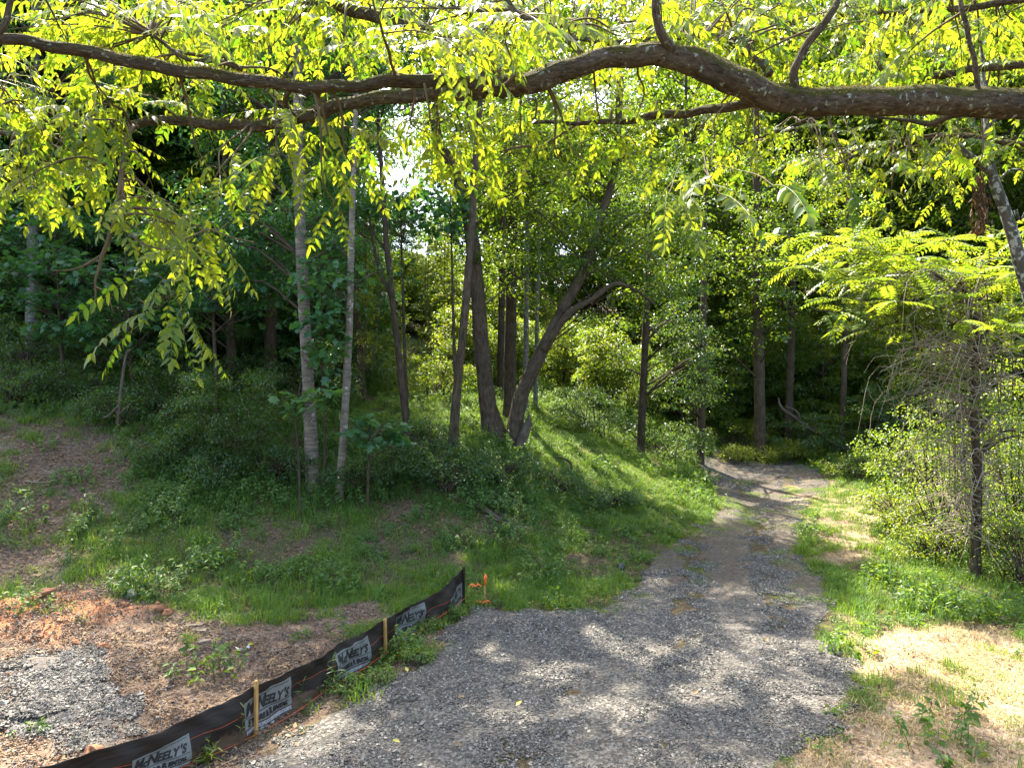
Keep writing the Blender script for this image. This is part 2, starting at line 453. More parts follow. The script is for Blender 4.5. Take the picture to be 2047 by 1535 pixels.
for pl in LIT:
    pg = gpoly(pl)
    x0, x1, y0, y1 = pg[:, 0].min() - 1, pg[:, 0].max() + 1, pg[:, 1].min() - 1, pg[:, 1].max() + 1
    i0, i1 = max(0, int((y0 - GY0) / GS)), int((y1 - GY0) / GS) + 1
    j0, j1 = max(0, int((x0 - GX0) / GS)), int((x1 - GX0) / GS) + 1
    sx, sy = _gx[i0:i1, j0:j1], _gy[i0:i1, j0:j1]
    if sx.size:
        LMASK[i0:i1, j0:j1] = np.maximum(LMASK[i0:i1, j0:j1], smooth(-sdist(pg, sx, sy) + (vnoise(sx, sy, .9) - .5) * .8, -.3, .2))
for px, py, rx, ry in LIT_SPOT:
    c, r_, t_ = G(px, py), G(px + rx, py), G(px, py - ry)
    d = np.hypot((_gx - c[0]) / abs(r_[0] - c[0]), (_gy - c[1]) / abs(t_[1] - c[1])) / 1.3
    LMASK = np.maximum(LMASK, smooth(1.2 - d + (vnoise(_gx, _gy, 3.1) - .5) * .9, .15, .4))

def lit_keep(p, frac=1.0):
    """True for leaves whose shadow falls outside the sunlit patches"""
    g = np.full(len(p), 1.5)
    for _ in range(3):
        t = (p[:, 2] - g) / S[2]
        x, y = p[:, 0] - S[0] * t, p[:, 1] - S[1] * t
        g = np.where((np.abs(x) < 40) & (y > 0) & (y < 60), ground(x, y), g)
    i, j = ((y - GY0) / GS).astype(int), ((x - GX0) / GS).astype(int)
    ok = (i >= 0) & (i < LMASK.shape[0]) & (j >= 0) & (j < LMASK.shape[1]) & (t > 2.5)
    mk = np.zeros(len(p)); mk[ok] = LMASK[i[ok], j[ok]]
    mk *= np.where((p[:, 2] < 13) & (p[:, 1] < 27), .5, 1)
    return rng.random(len(p)) > mk * frac

# ------------------------------------------------------------------ the ground
def grid_axis(lo, hi, c0, c1, fine, grow):
    a_ = list(np.arange(c0, c1, fine)); s_ = fine
    while a_[-1] < hi: s_ *= grow; a_.append(a_[-1] + s_)
    s_ = fine
    while a_[0] > lo: s_ *= grow; a_.insert(0, a_[0] - s_)
    return np.array(a_)

def ground_mesh():
    xs, ys = grid_axis(-400, 400, -16, 20, .13, 1.09), grid_axis(-120, 600, 7, 32, .11, 1.07)
    X, Y = np.meshgrid(xs, ys)
    Z = relief(X, Y)
    mb = MB()
    nx = len(xs)
    i, j = np.meshgrid(np.arange(len(ys) - 1), np.arange(nx - 1), indexing='ij')
    q = np.stack([i * nx + j, i * nx + j + 1, (i + 1) * nx + j + 1, (i + 1) * nx + j], -1).reshape(-1, 4)
    mb.add(np.stack([X, Y, Z], -1), q)
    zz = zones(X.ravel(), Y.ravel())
    k = N('forest_soil')
    tc = k.n('ShaderNodeTexCoord').outputs['Object']
    n1, n2, n3 = k.noise(tc, 1.3, 6, .6), k.noise(tc, 14, 6, .65), k.noise(tc, 60, 3, .6)
    col = k.ramp(n2, [(.28, (.030, .022, .014)), (.5, (.085, .06, .035)), (.72, (.19, .14, .085))])
    col = k.mix(k.ramp(n1, [(.42, (0, 0, 0)), (.62, (.7, .7, .7))]), col, k.ramp(n2, [(.3, (.02, .035, .010)), (.7, (.07, .09, .025))]))
    def on(name, c):
        nonlocal col
        col = k.mix(k.attr(name).outputs['Fac'], col, c)
    on('z_litter', k.ramp(n2, [(.3, (.045, .030, .022)), (.5, (.12, .085, .06)), (.7, (.25, .19, .14))]))
    on('z_dirt', k.ramp(n2, [(.3, (.085, .055, .034)), (.5, (.185, .125, .08)), (.72, (.31, .235, .165))]))
    on('z_brown', k.ramp(n2, [(.3, (.06, .036, .02)), (.5, (.14, .09, .055)), (.72, (.26, .19, .125))]))
    on('z_clay', k.ramp(n2, [(.3, (.22, .078, .03)), (.5, (.38, .16, .066)), (.75, (.48, .26, .15))]))
    on('z_tan', k.ramp(n2, [(.3, (.16, .11, .065)), (.7, (.36, .28, .18))]))
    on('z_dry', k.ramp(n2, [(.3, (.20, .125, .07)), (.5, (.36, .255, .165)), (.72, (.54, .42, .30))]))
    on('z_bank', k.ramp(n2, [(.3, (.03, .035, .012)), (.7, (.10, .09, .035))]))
    on('z_strip', k.ramp(n2, [(.3, (.20, .14, .06)), (.7, (.44, .34, .16))]))  # tan soil, brightened to paint in part of the sun streak
    on('z_pile', k.ramp(n3, [(.3, (.06, .052, .042)), (.6, (.16, .14, .115))]))
    k.l(col, k.p.inputs['Base Color'])
    k.p.inputs['Roughness'].default_value = .95
    k.p.inputs['Specular IOR Level'].default_value = .1
    k.bump(k.math('ADD', n2, k.math('MULTIPLY', n3, .4)), 1.0, .05)
    o = mb.build('ground', k.m)
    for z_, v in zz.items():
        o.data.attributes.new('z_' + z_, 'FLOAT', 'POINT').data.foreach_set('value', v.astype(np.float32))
    tag(o, 'sloping woodland ground of brown soil, red clay and leaf litter', kind='structure')
    return o
ground_mesh()

def road_mesh():
    xs, ys = np.arange(-9, 19, .12), np.arange(4.5, 48, .12)
    X, Y = np.meshgrid(xs, ys)
    zz = zones(X, Y)['road']
    rut = .02 * np.sin((X - .28 * Y) * 3.3) * smooth(vnoise(X, Y, .5), .3, .7)
    Z = relief(X, Y) + .045 * zz - .035 + (rut + .02 * (vnoise(X, Y, 3.3) - .5)) * zz
    nx = len(xs)
    i, j = np.meshgrid(np.arange(len(ys) - 1), np.arange(nx - 1), indexing='ij')
    keep = (zz[:-1, :-1] + zz[1:, 1:] + zz[1:, :-1] + zz[:-1, 1:]) > .05
    q = np.stack([i * nx + j, i * nx + j + 1, (i + 1) * nx + j + 1, (i + 1) * nx + j], -1)[keep]
    used = np.unique(q)
    remap = np.full(X.size, -1); remap[used] = np.arange(len(used))
    V = np.stack([X, Y, Z], -1).reshape(-1, 3)[used]
    mb = MB(); mb.add(V, remap[q], tint=smooth(V[:, 1], 14, 17) * .8 + .2 * vnoise(V[:, 0], V[:, 1], .8))
    k = N('crushed_stone')
    tc = k.n('ShaderNodeTexCoord').outputs['Object']
    vor = k.n('ShaderNodeTexVoronoi'); vor.inputs['Scale'].default_value = 26; k.l(tc, vor.inputs['Vector'])
    n2 = k.noise(tc, 5, 5)
    col = k.ramp(vor.outputs['Color'], [(.1, (.04, .036, .029)), (.5, (.088, .08, .066)), (.9, (.18, .165, .138))])
    br = k.ramp(k.noise(tc, 9, 6, .65), [(.3, (.045, .034, .022)), (.7, (.14, .11, .078))])
    f = k.math('MULTIPLY', k.attr('tint').outputs['Fac'], k.ramp(n2, [(.25, (.75, .75, .75)), (.6, (1, 1, 1))]))
    col = k.mix(f, col, br)
    k.l(col, k.p.inputs['Base Color']); k.p.inputs['Roughness'].default_value = .9; k.p.inputs['Specular IOR Level'].default_value = .2
    k.bump(vor.outputs['Distance'], 1.0, .03)
    tag(mb.build('gravel_road', k.m), 'grey crushed stone driveway curving up to the right into the woods', kind='structure')
road_mesh()

# ------------------------------------------------------------------ scattered ground cover (geometry nodes on point sheets)
def scatter(name, label, pts, sources, scl=(.8, 1.25), tilt=True, lift=0.0):
    n = len(pts)
    x, y = pts[:, 0], pts[:, 1]
    z = relief(x, y) + lift
    th = rng.random(n) * 2 * np.pi
    rot = np.zeros((n, 3)); rot[:, 2] = th
    if tilt:
        h_ = .15
        nx_, ny_ = (ground(x - h_, y) - ground(x + h_, y)) / (2 * h_), (ground(x, y - h_) - ground(x, y + h_)) / (2 * h_)
        nn = unit(np.stack([nx_, ny_, np.ones(n)], -1))
        c, s_ = np.cos(th), np.sin(th)
        ax, ay = nn[:, 0] * c + nn[:, 1] * s_, -nn[:, 0] * s_ + nn[:, 1] * c
        rot[:, 0], rot[:, 1] = -np.arcsin(np.clip(ay, -1, 1)), np.arctan2(ax, nn[:, 2])
    me = bpy.data.meshes.new(name)
    me.vertices.add(n); me.vertices.foreach_set('co', np.stack([x, y, z], -1).astype(np.float32).ravel())
    me.attributes.new('rot', 'FLOAT_VECTOR', 'POINT').data.foreach_set('vector', rot.astype(np.float32).ravel())
    me.attributes.new('scl', 'FLOAT', 'POINT').data.foreach_set('value', rng.uniform(*scl, n).astype(np.float32))
    me.attributes.new('vid', 'INT', 'POINT').data.foreach_set('value', rng.integers(0, len(sources), n).astype(np.int32))
    o = link(name, me)
    ng = bpy.data.node_groups.new(name, 'GeometryNodeTree')
    ng.interface.new_socket('Geometry', in_out='INPUT', socket_type='NodeSocketGeometry')
    ng.interface.new_socket('Geometry', in_out='OUTPUT', socket_type='NodeSocketGeometry')
    nn_ = ng.nodes.new
    gi, go, iop, jn = nn_('NodeGroupInput'), nn_('NodeGroupOutput'), nn_('GeometryNodeInstanceOnPoints'), nn_('GeometryNodeGeometryToInstance')
    for s_ in reversed(sources):
        oi = nn_('GeometryNodeObjectInfo'); oi.inputs['Object'].default_value = s_; oi.inputs['As Instance'].default_value = False
        ng.links.new(oi.outputs['Geometry'], jn.inputs[0])
    def na(nm, tp):
        q = nn_('GeometryNodeInputNamedAttribute'); q.data_type = tp; q.inputs['Name'].default_value = nm
        return [x_ for x_ in q.outputs if x_.enabled][0]
    ng.links.new(gi.outputs[0], iop.inputs['Points']); ng.links.new(jn.outputs[0], iop.inputs['Instance'])
    iop.inputs['Pick Instance'].default_value = True
    ng.links.new(na('vid', 'INT'), iop.inputs['Instance Index'])
    ng.links.new(na('rot', 'FLOAT_VECTOR'), iop.inputs['Rotation'])
    ng.links.new(na('scl', 'FLOAT'), iop.inputs['Scale'])
    ng.links.new(iop.outputs[0], go.inputs[0])
    md = o.modifiers.new('scatter', 'NODES'); md.node_group = ng
    return tag(o, label, kind='stuff')

def source(name, mb, mat, smooth_=True):
    return bpy.data.objects.new(name, mb.mesh(name, mat, smooth_))   # only the scatter uses it

def blades(mb, n, R, h0, h1, wd, lean, tmean=.4):
    p = np.zeros((n, 3)); r_ = np.sqrt(rng.random(n)) * R; th = rng.random(n) * 6.283
    p[:, 0], p[:, 1] = r_ * np.cos(th), r_ * np.sin(th)
    p[:, 2] = -.01
    h_ = rng.uniform(h0, h1, n)[:, None]
    az = rng.random(n) * 6.283
    out = np.stack([np.cos(az), np.sin(az), np.zeros(n)], -1)
    sd = np.stack([-np.sin(az), np.cos(az), np.zeros(n)], -1) * wd
    ln = rng.uniform(.2, 1, n)[:, None] * lean
    up = np.array([0, 0, 1.])
    m1 = p + up * h_ * .55 + out * h_ * ln * .35
    tp = p + up * h_ * (1 - .45 * ln) + out * h_ * ln
    v = np.stack([p - sd, p + sd, m1 + sd * .8, m1 - sd * .8, tp], 1).reshape(-1, 3)
    i = np.arange(n)[:, None] * 5
    mb.add(v, i + [[0, 1, 2, 3]], i + [[3, 2, 4]], np.repeat(np.clip(rng.normal(tmean, .25, n), 0, 1), 5))

def weed_tile(mb, stems, R, h0, h1, nl, L0, L1, tm=.4):
    for _ in range(stems):
        r_, th = R * math.sqrt(rng.random()), rng.random() * 6.283
        b = np.array([r_ * math.cos(th), r_ * math.sin(th), -.02]); hh = rng.uniform(h0, h1)
        top = b + [rng.normal(0, .2) * hh, rng.normal(0, .2) * hh, hh]
        tube(mb, spline([b, (b + top) / 2 + rng.normal(0, .03, 3), top], 4), np.linspace(.006, .002, 4), 3, cap=False, tint=.35)
        t = rng.uniform(.2, 1, nl)
        pos = b + (top - b) * t[:, None]
        d = rdir(nl); d[:, 2] = d[:, 2] * .4 + .1
        nm = rdir(nl) * .5; nm[:, 2] += 1
        Ls = rng.uniform(L0, L1, nl)
        leaves(mb, pos + d * .03, d, nm, Ls, Ls * rng.uniform(.4, .65, nl), np.clip(rng.normal(tm, .2, nl) + rng.normal(0, .1), 0, 1), .3)

SRC = {}
for key, args in {'grass': [(90, .26, .05, .17, .0055, .9, .4), (80, .26, .07, .22, .0055, 1.0, .5), (60, .22, .10, .34, .0065, .8, .35)],
                  'short': [(90, .26, .02, .08, .0045, 1.1, .55), (80, .26, .03, .10, .0045, 1.2, .4)]}.items():
    SRC[key] = []
    for q in args:
        mb = MB(); blades(mb, *q); SRC[key].append(source(key + '_tuft', mb, M['grass']))
SRC['straw'] = []
for q in [(70, .30, .02, .07, .0055, 1.9, .45), (60, .30, .03, .10, .0055, 1.8, .7), (50, .28, .02, .06, .0065, 2.4, .2)]:
    mb = MB(); blades(mb, *q); SRC['straw'].append(source('straw_tuft', mb, M['straw']))
SRC['weed'] = []
for q in [(7, .25, .06, .2, 9, .04, .08), (6, .25, .1, .3, 11, .04, .09), (8, .25, .04, .14, 7, .035, .07)]:
    mb = MB(); weed_tile(mb, *q); SRC['weed'].append(source('weed_tuft', mb, M['weed']))
SRC['tallweed'] = []
for q in [(9, .35, .25, .7, 20, .06, .12), (8, .4, .3, .9, 24, .05, .11), (10, .4, .2, .6, 16, .06, .13)]:
    mb = MB(); weed_tile(mb, *q); SRC['tallweed'].append(source('tall_weed_tuft', mb, M['weed']))

BOXQ = np.array([[0, 3, 2, 1], [4, 5, 6, 7], [0, 1, 5, 4], [1, 2, 6, 5], [2, 3, 7, 6], [3, 0, 4, 7]])
BOXV = np.array([[-1, -1, -1], [1, -1, -1], [1, 1, -1], [-1, 1, -1], [-1, -1, 1], [1, -1, 1], [1, 1, 1], [-1, 1, 1]], float)
def stones(mb, n, R, s0, s1, tmean=.45):
    for _ in range(n):
        s_ = rng.uniform(s0, s1) * (1 + .8 * (rng.random() < .12))
        v = (BOXV + rng.normal(0, .34, (8, 3))) * s_ * rng.uniform(.55, 1.1, 3) * [1, 1, .7] * .5
        a_, b_, c_ = rng.random(3) * 6.283
        Rz = np.array([[math.cos(a_), -math.sin(a_), 0], [math.sin(a_), math.cos(a_), 0], [0, 0, 1]])
        b_ = rng.normal(0, .5)
        Rx = np.array([[1, 0, 0], [0, math.cos(b_), -math.sin(b_)], [0, math.sin(b_), math.cos(b_)]])
        v = v @ Rx.T @ Rz.T + [rng.uniform(-R, R), rng.uniform(-R, R), s_ * .12]
        mb.add(v, BOXQ, tint=float(np.clip(rng.normal(tmean, .22), 0, 1)))
k = N('limestone_chip')
k.l(k.ramp(k.attr('tint').outputs['Fac'], [(0, (.030, .026, .020)), (.5, (.088, .078, .061)), (1, (.27, .245, .20))]), k.p.inputs['Base Color'])
k.p.inputs['Roughness'].default_value = .8
M['stone'] = k.m
SRC['stone'] = []
for q in range(3):
    mb = MB(); stones(mb, 330, .21, .010, .026); SRC['stone'].append(source('stone_patch', mb, M['stone'], False))
SRC['coarse'] = []
for q in range(2):
    mb = MB(); stones(mb, 260, .22, .012, .030, .52); SRC['coarse'].append(source('coarse_stone_patch', mb, M['stone'], False))
SRC['litter'] = []
for q in range(3):
    mb = MB()
    n = 26
    p = np.c_[rng.uniform(-.3, .3, (n, 2)), rng.uniform(.0, .02, n)]
    nm = rdir(n) * .35; nm[:, 2] += 1
    d = rdir(n); d[:, 2] *= .2
    Ls = rng.uniform(.03, .08, n)
    leaves(mb, p, d, nm, Ls, Ls * .55, rng.random(n), -.2)
    for _ in range(9):
        a_ = np.r_[rng.uniform(-.3, .3, 2), rng.uniform(.004, .03)]; d_ = rdir(1)[0] * rng.uniform(.05, .25); d_[2] *= .15
        tube(mb, [a_, a_ + d_ * .5 + rng.normal(0, .008, 3), a_ + d_], [.004, .004, .002], 3, m=1, tint=rng.random(), cap=False)
    SRC['litter'].append(source('litter_patch', mb, [M['dead_leaf'], M['dead_wood']]))
SRC['clod'] = []
kc = N('clay_clod'); tcn = kc.n('ShaderNodeTexCoord').outputs['Object']
kc.l(kc.ramp(kc.attr('tint').outputs['Fac'], [(0, (.085, .05, .029)), (.6, (.19, .122, .074)), (1, (.29, .22, .155))]), kc.p.inputs['Base Color'])
kc.p.inputs['Roughness'].default_value = .95
M['clod'] = kc.m
for q in range(2):
    mb = MB(); stones(mb, 80, .28, .007, .024); v0_ = mb.n; stones(mb, 10, .28, .01, .03)
    me_ = mb.mesh('clod_patch', [M['clod'], M['stone']], False); mi_ = np.zeros(len(me_.polygons), np.int32); mi_[80 * 6:] = 1; me_.polygons.foreach_set('material_index', mi_)
    SRC['clod'].append(bpy.data.objects.new('clod_patch', me_))

def sprinkle(n, x0, x1, y0, y1, dens):
    """n random points kept with probability dens(x, y, zones)"""
    x, y = rng.uniform(x0, x1, n), rng.uniform(y0, y1, n)
    keep = np.abs(x) < y * .80 + 1.5
    x, y = x[keep], y[keep]
    kp = rng.random(len(x)) < dens(x, y, zones(x, y))
    return np.stack([x, y], -1)[kp]

patchy = lambda x, y, s_=.7, lo=.35, hi=.6: smooth(vnoise(x, y, s_), lo, hi)
near = lambda z: np.maximum.reduce([z['road'], 1.07 * z['pile'], z['clay'], z['dirt']])
scatter('gravel', 'loose grey crushed stone covering the driveway', sprinkle(9000, -8, 16, 6.5, 40, lambda x, y, z: z['road'] ** 2 * np.where(y > 16.5, np.where(y > 29, .5, .14 + .5 * patchy(x, y, .6, .4, .7)), 1) * np.where((y > 15) & (y <= 16.5), .6, 1)), SRC['stone'], (.8, 1.2), True, .005)
scatter('gravel', 'heap of coarse grey stone spread on red clay beside the silt fence', sprinkle(2600, -12, -3, 6.5, 14, lambda x, y, z: z['pile'] ** 1.5 * (.35 + .65 * patchy(x, y, 1.5, .3, .6))), SRC['coarse'] * 2 + SRC['stone'], (.8, 1.2), True, .0)
scatter('dirt', 'crumbled clay clods on the bare soil', sprinkle(5000, -14, 4, 6.5, 17, lambda x, y, z: np.maximum(z['dirt'], z['clay']) * (1 - z['road']) * (1 - .8 * z['pile'])), SRC['clod'], (.7, 1.3), True, .0)
scatter('litter', 'dead leaves and broken twigs strewn over the ground', sprinkle(16000, -22, 22, 7, 40, lambda x, y, z: (.15 + .85 * np.maximum.reduce([z['litter'], .35 * z['dirt'], z['brown']])) * (1 - z['road']) * (1 - z['pile']) * (1 - .7 * z['bank'])), SRC['litter'], (.8, 1.4), True, .01)
gd = lambda x, y, z: (1 - z['road']) * np.clip(1 - .97 * near(z), 0, 1) * (1 - .8 * z['litter']) * (1 - .9 * z['dry']) * (1 - .75 * z['tan'])
scatter('grass', 'green grass growing between the silt fence and the woods', sprinkle(34000, -20, 22, 8, 36, lambda x, y, z: gd(x, y, z) * (1 - .85 * z['brown']) * (.14 + .86 * patchy(x, y, .75, .34, .58))), SRC['grass'] + SRC['short'][:1] * 2, (.6, 1.3))
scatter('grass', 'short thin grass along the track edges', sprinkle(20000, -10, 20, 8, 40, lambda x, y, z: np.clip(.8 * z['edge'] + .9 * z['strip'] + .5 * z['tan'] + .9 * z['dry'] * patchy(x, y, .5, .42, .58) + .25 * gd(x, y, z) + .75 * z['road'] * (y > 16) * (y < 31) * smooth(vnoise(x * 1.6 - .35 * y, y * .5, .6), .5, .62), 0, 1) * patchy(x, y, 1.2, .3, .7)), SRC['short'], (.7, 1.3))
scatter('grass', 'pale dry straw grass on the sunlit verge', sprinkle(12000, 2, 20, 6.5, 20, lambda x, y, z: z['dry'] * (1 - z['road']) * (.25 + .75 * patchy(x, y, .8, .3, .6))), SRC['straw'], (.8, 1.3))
scatter('grass', 'yellowish grass and straw coloured to strengthen the sun streak on the strip running from the forked tree to the track', sprinkle(9000, -1, 10, 21, 30, lambda x, y, z: z['strip'] * (1 - z['road']) * (.4 + .6 * patchy(x, y, 1.2, .3, .6))), SRC['straw'][1:2] + SRC['short'] + SRC['grass'][:1], (.7, 1.3))
scatter('weeds', 'low broadleaf weeds among the grass', sprinkle(20000, -22, 24, 8, 40, lambda x, y, z: gd(x, y, z) * (1 - .7 * z['brown']) * (.06 + .8 * patchy(x, y, .9, .45, .62))), SRC['weed'] * 2 + SRC['tallweed'][2:], (.5, 1.2))
_db = gpoly([(560, 960), (700, 900), (820, 890), (960, 900), (1060, 930), (1200, 985), (1300, 1020), (1150, 1040), (950, 1010), (700, 1010)])
DARKBRUSH = lambda x, y: smooth(-sdist(_db, x, y), -.4, .5)
forest_edge = lambda x, y, z: np.clip(smooth(ground(x, y), .75, 1.5) + smooth(x - .3 * y, 6.3, 8), 0, 1) * (1 - z['road']) * (1 - .93 * z['litter']) * (1 - z['tan']) * (1 - near(z)) * (1 - .8 * z['dry'])
scatter('undergrowth', 'dense dark green undergrowth covering the wooded bank', sprinkle(9000, -26, 28, 14, 46, lambda x, y, z: forest_edge(x, y, z) * (1 - .97 * z['bank']) * (.3 + .7 * patchy(x, y, .5, .3, .6)) * (1 - z['strip']) + .9 * DARKBRUSH(x, y) * (1 - z['strip'])), SRC['tallweed'], (.4, .95))
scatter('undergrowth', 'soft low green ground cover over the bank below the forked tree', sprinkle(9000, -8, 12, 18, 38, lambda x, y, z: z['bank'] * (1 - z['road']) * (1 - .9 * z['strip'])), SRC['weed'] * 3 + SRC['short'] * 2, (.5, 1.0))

# ------------------------------------------------------------------ trees
def spray_leaves(mb, cs, rs, per, L, style, tm=.45, flat=.35, keep=True, droop=.25):
    """leafy sprays round the points cs"""
    n = len(cs) * per
    if n == 0:
        return
    c = np.repeat(cs, per, 0); r_ = np.repeat(np.broadcast_to(rs, (len(cs),)), per)
    q = rdir(n) * (rng.random(n) ** .45)[:, None]
    off = q * r_[:, None] * [1, 1, flat]
    off[:, 2] -= droop * (off[:, 0] ** 2 + off[:, 1] ** 2) / np.maximum(r_, .1)
    p = c + off
    tn = np.clip(rng.normal(0, .16, n) + np.repeat(rng.normal(tm, .14, len(cs)), per), 0, 1)
    if keep:
        kp = lit_keep(p)
        p, off, tn = p[kp], off[kp], tn[kp]
    n = len(p)
    d = unit(off * [1, 1, .3]) * .8 + rdir(n) * .7; d[:, 2] -= .25
    nm = rdir(n) * .55; nm[:, 2] += 1
    Ls = L * rng.uniform(.65, 1.25, n)
    if style == 'kite':
        leaves(mb, p, d, nm, Ls, Ls * rng.uniform(.5, .72, n), tn)
    elif style == 'lobed':
        lobed(mb, p, d, nm, Ls, tn)
    elif style == 'pinnate':
        pinnate(mb, p, d, nm, Ls, tn)

def pinnate(mb, p, d, nm, Ls, tn, pairs=8):
    """feather leaves of many narrow leaflets on an arching stalk"""
    n = len(p); d = unit(d); sd = unit(np.cross(d, nm)); up = np.cross(sd, d)
    for i in range(pairs):
        t = .18 + .82 * i / (pairs - 1)
        b = p + d * (Ls * t)[:, None] - up * (Ls * .28 * t * t)[:, None]
        ll = Ls * .30 * (1 - .45 * abs(t - .5)) * rng.uniform(.85, 1.15, n)
        for s_ in (-1, 1):
            leaves(mb, b, sd * s_ + d * .45 - up * .25, up + rdir(n) * .15, ll, ll * .34, np.clip(tn + rng.normal(0, .06, n), 0, 1), .12)

def limbs(mb, stem, cs, every=1, r0=.05, r1=.012, m=0, sides=5):
    """branches from the stem (rows x, y, z, r) out to spray centres"""
    for c in cs[::every]:
        hd = np.linalg.norm(stem[:, :2] - c[:2], axis=1)
        k_ = np.argmin(np.abs(stem[:, 2] - (c[2] - .55 * hd)))
        a_ = stem[k_, :3]; r_ = min(r0, stem[k_, 3] * .55)
        mid = a_ * .45 + c * .55 + [0, 0, .10 * np.linalg.norm(c - a_)] + rng.normal(0, .12, 3)
        pth = spline([a_, mid, c], 6)
        tube(mb, pth, np.linspace(r_, min(r1, r_ * .5), 6), sides, cap=False, m=m)

def crown_points(n, c, rad, hollow=.35):
    q = rdir(n) * (hollow + (1 - hollow) * rng.random(n) ** .6)[:, None]
    return np.asarray(c) + q * rad

def stem_px(pts, extra=None):
    """stem rows x, y, z, r from photo pixels (px, py, depth, width in px)"""
    r_ = [np.r_[P(a_, b_, y_), w_ / 2 / F * y_] for a_, b_, y_, w_ in pts]
    if extra: r_ += [np.array(e_, float) for e_ in extra]
    return np.array(r_)

def tree(name, label, stem, bark, leafm, clouds, L=.15, style='kite', per=70, rs=.8, every=2, group=None, stems=(), keep=True, rough=.06, flare=1.65, tm=.45, cat='tree', flat=.35, lr=.05):
    """clouds: (number of sprays, centre, radii)"""
    stem = np.asarray(stem, float)
    base = stem[0, :3].copy(); base[2] = gz(*base[:2])
    t = thing(name, label, cat, tuple(base), group)
    tm_ = MB()
    st0 = stem.copy()
    st0 = np.vstack([[st0[0, 0], st0[0, 1], base[2] - .25, st0[0, 3] * flare], [*st0[0, :2], base[2] + .12, st0[0, 3] * 1.1], st0[1:]])
    sp = spline(st0, max(24, len(st0) * 7))
    tube(tm_, sp[:, :3], sp[:, 3], 12, rough)
    allst = [sp]
    for s_ in stems:
        q = spline(s_, max(14, len(s_) * 6)); tube(tm_, q[:, :3], q[:, 3], 10, rough); allst.append(q)
    A = np.vstack(allst)
    cm = MB()
    for n, c, rad in clouds:
        cs = crown_points(n, c, rad)
        limbs(tm_, A, cs[lit_keep(cs)] if keep else cs, every, lr, m=1)
        spray_leaves(cm, cs, rng.uniform(.6, 1.25, n) * rs, per, L, style, tm, flat, keep)
    tm_.build('trunk', [bark, M['dark_bark']], t)
    if cm.n:
        cm.build('crown', leafm, t)
    return t

def up_from(stem_last, top, lean=(0, 0), r=.06):
    x, y, z, r_ = stem_last
    f = [(.5, .6), (1, .25)]
    return [[x + lean[0] * a_, y + lean[1] * a_, z + (top - z) * a_, max(r, r_ * b_)] for a_, b_ in f]

# birch pair at the wood's edge
s_ = stem_px([(625, 980, 20, 27), (618, 800, 20, 25), (607, 600, 20.1, 23), (600, 450, 20.3, 22), (596, 250, 20.5, 20)])
s_ = np.vstack([s_, up_from(s_[-1], 26, (-.3, 1.0))])
tree('birch_tree', 'thicker pale-barked tree of the pair standing at the edge of the woods', s_, M['birch_bark'], M['maple_leaf'],
     [(150, (-6.2, 22, 19.5), (5.5, 4.5, 7)), (44, (-7, 21.5, 9.5), (3.2, 2.2, 3))], .17, 'kite', 90, .95)
s_ = stem_px([(679, 992, 19.5, 17), (688, 850, 19.5, 16), (695, 720, 19.6, 15), (700, 600, 19.7, 14), (704, 420, 19.8, 12)])
s_ = np.vstack([s_, up_from(s_[-1], 20, (.2, .8), .04)])
tree('birch_tree', 'slimmer pale-barked tree of the pair, close beside the thicker one', s_, M['birch_bark'], M['maple_leaf'],
     [(80, (-3.6, 21.3, 18), (4.2, 3.4, 6)), (10, (-4.9, 20.5, 8.3), (1.6, 1.2, 1.4))], .16, 'kite', 60, .8)
# thin dark stems left of the forked tree
s_ = stem_px([(815, 888, 22, 14), (800, 740, 22, 13), (785, 600, 22, 12), (772, 480, 22, 11), (762, 330, 22, 9)])
s_ = np.vstack([s_, up_from(s_[-1], 19, (-.6, .6), .03)])
tree('slender_tree', 'thin dark red-brown stem between the pale pair and the forked tree', s_, M['dark_bark'], M['maple_leaf'],
     [(60, (-4.3, 22.6, 17), (3.6, 3, 5)), (8, (-4.8, 22.4, 9.6), (1.5, 1.2, 1.0))], .15, 'kite', 60, .8,
     stems=[stem_px([(785, 600, 22, 9), (765, 555, 22.1, 8), (748, 500, 22.2, 6), (738, 430, 22.3, 4)])])
s_ = stem_px([(903, 905, 21.5, 19), (915, 770, 21.5, 17), (928, 640, 21.5, 16), (938, 520, 21.6, 15), (945, 430, 21.7, 14), (952, 300, 21.9, 12)])
s_ = np.vstack([s_, up_from(s_[-1], 22, (.8, .8), .04)])
tree('slender_tree', 'grey-brown leaning stem just in front of the forked tree', s_, M['grey_bark'], M['forest_leaf'],
     [(120, (-.4, 22.6, 21), (5, 3.4, 6.5))], .15, 'kite', 90, .9)
# forked tree
s_ = stem_px([(987, 885, 24, 46), (973, 790, 24, 34), (962, 680, 24, 31), (954, 580, 24, 29), (945, 490, 24, 27), (930, 400, 24, 25), (898, 320, 24, 22), (870, 250, 24.2, 19)])
s_ = np.vstack([s_, up_from(s_[-1], 25, (-1.0, 1), .05)])
st = [stem_px([(1027, 905, 23.8, 44), (1033, 830, 23.8, 33), (1050, 770, 23.8, 29), (1090, 690, 23.8, 26), (1130, 610, 23.8, 23), (1160, 555, 23.9, 21), (1180, 510, 24, 20), (1200, 440, 24.2, 18), (1230, 330, 24.6, 15), (1240, 150, 25, 14)]),
      stem_px([(1085, 700, 23.7, 18), (1115, 655, 23.5, 15), (1145, 620, 23.4, 13), (1185, 598, 23.4, 11), (1228, 568, 23.4, 9), (1270, 580, 23.5, 6), (1310, 610, 23.6, 5)])]
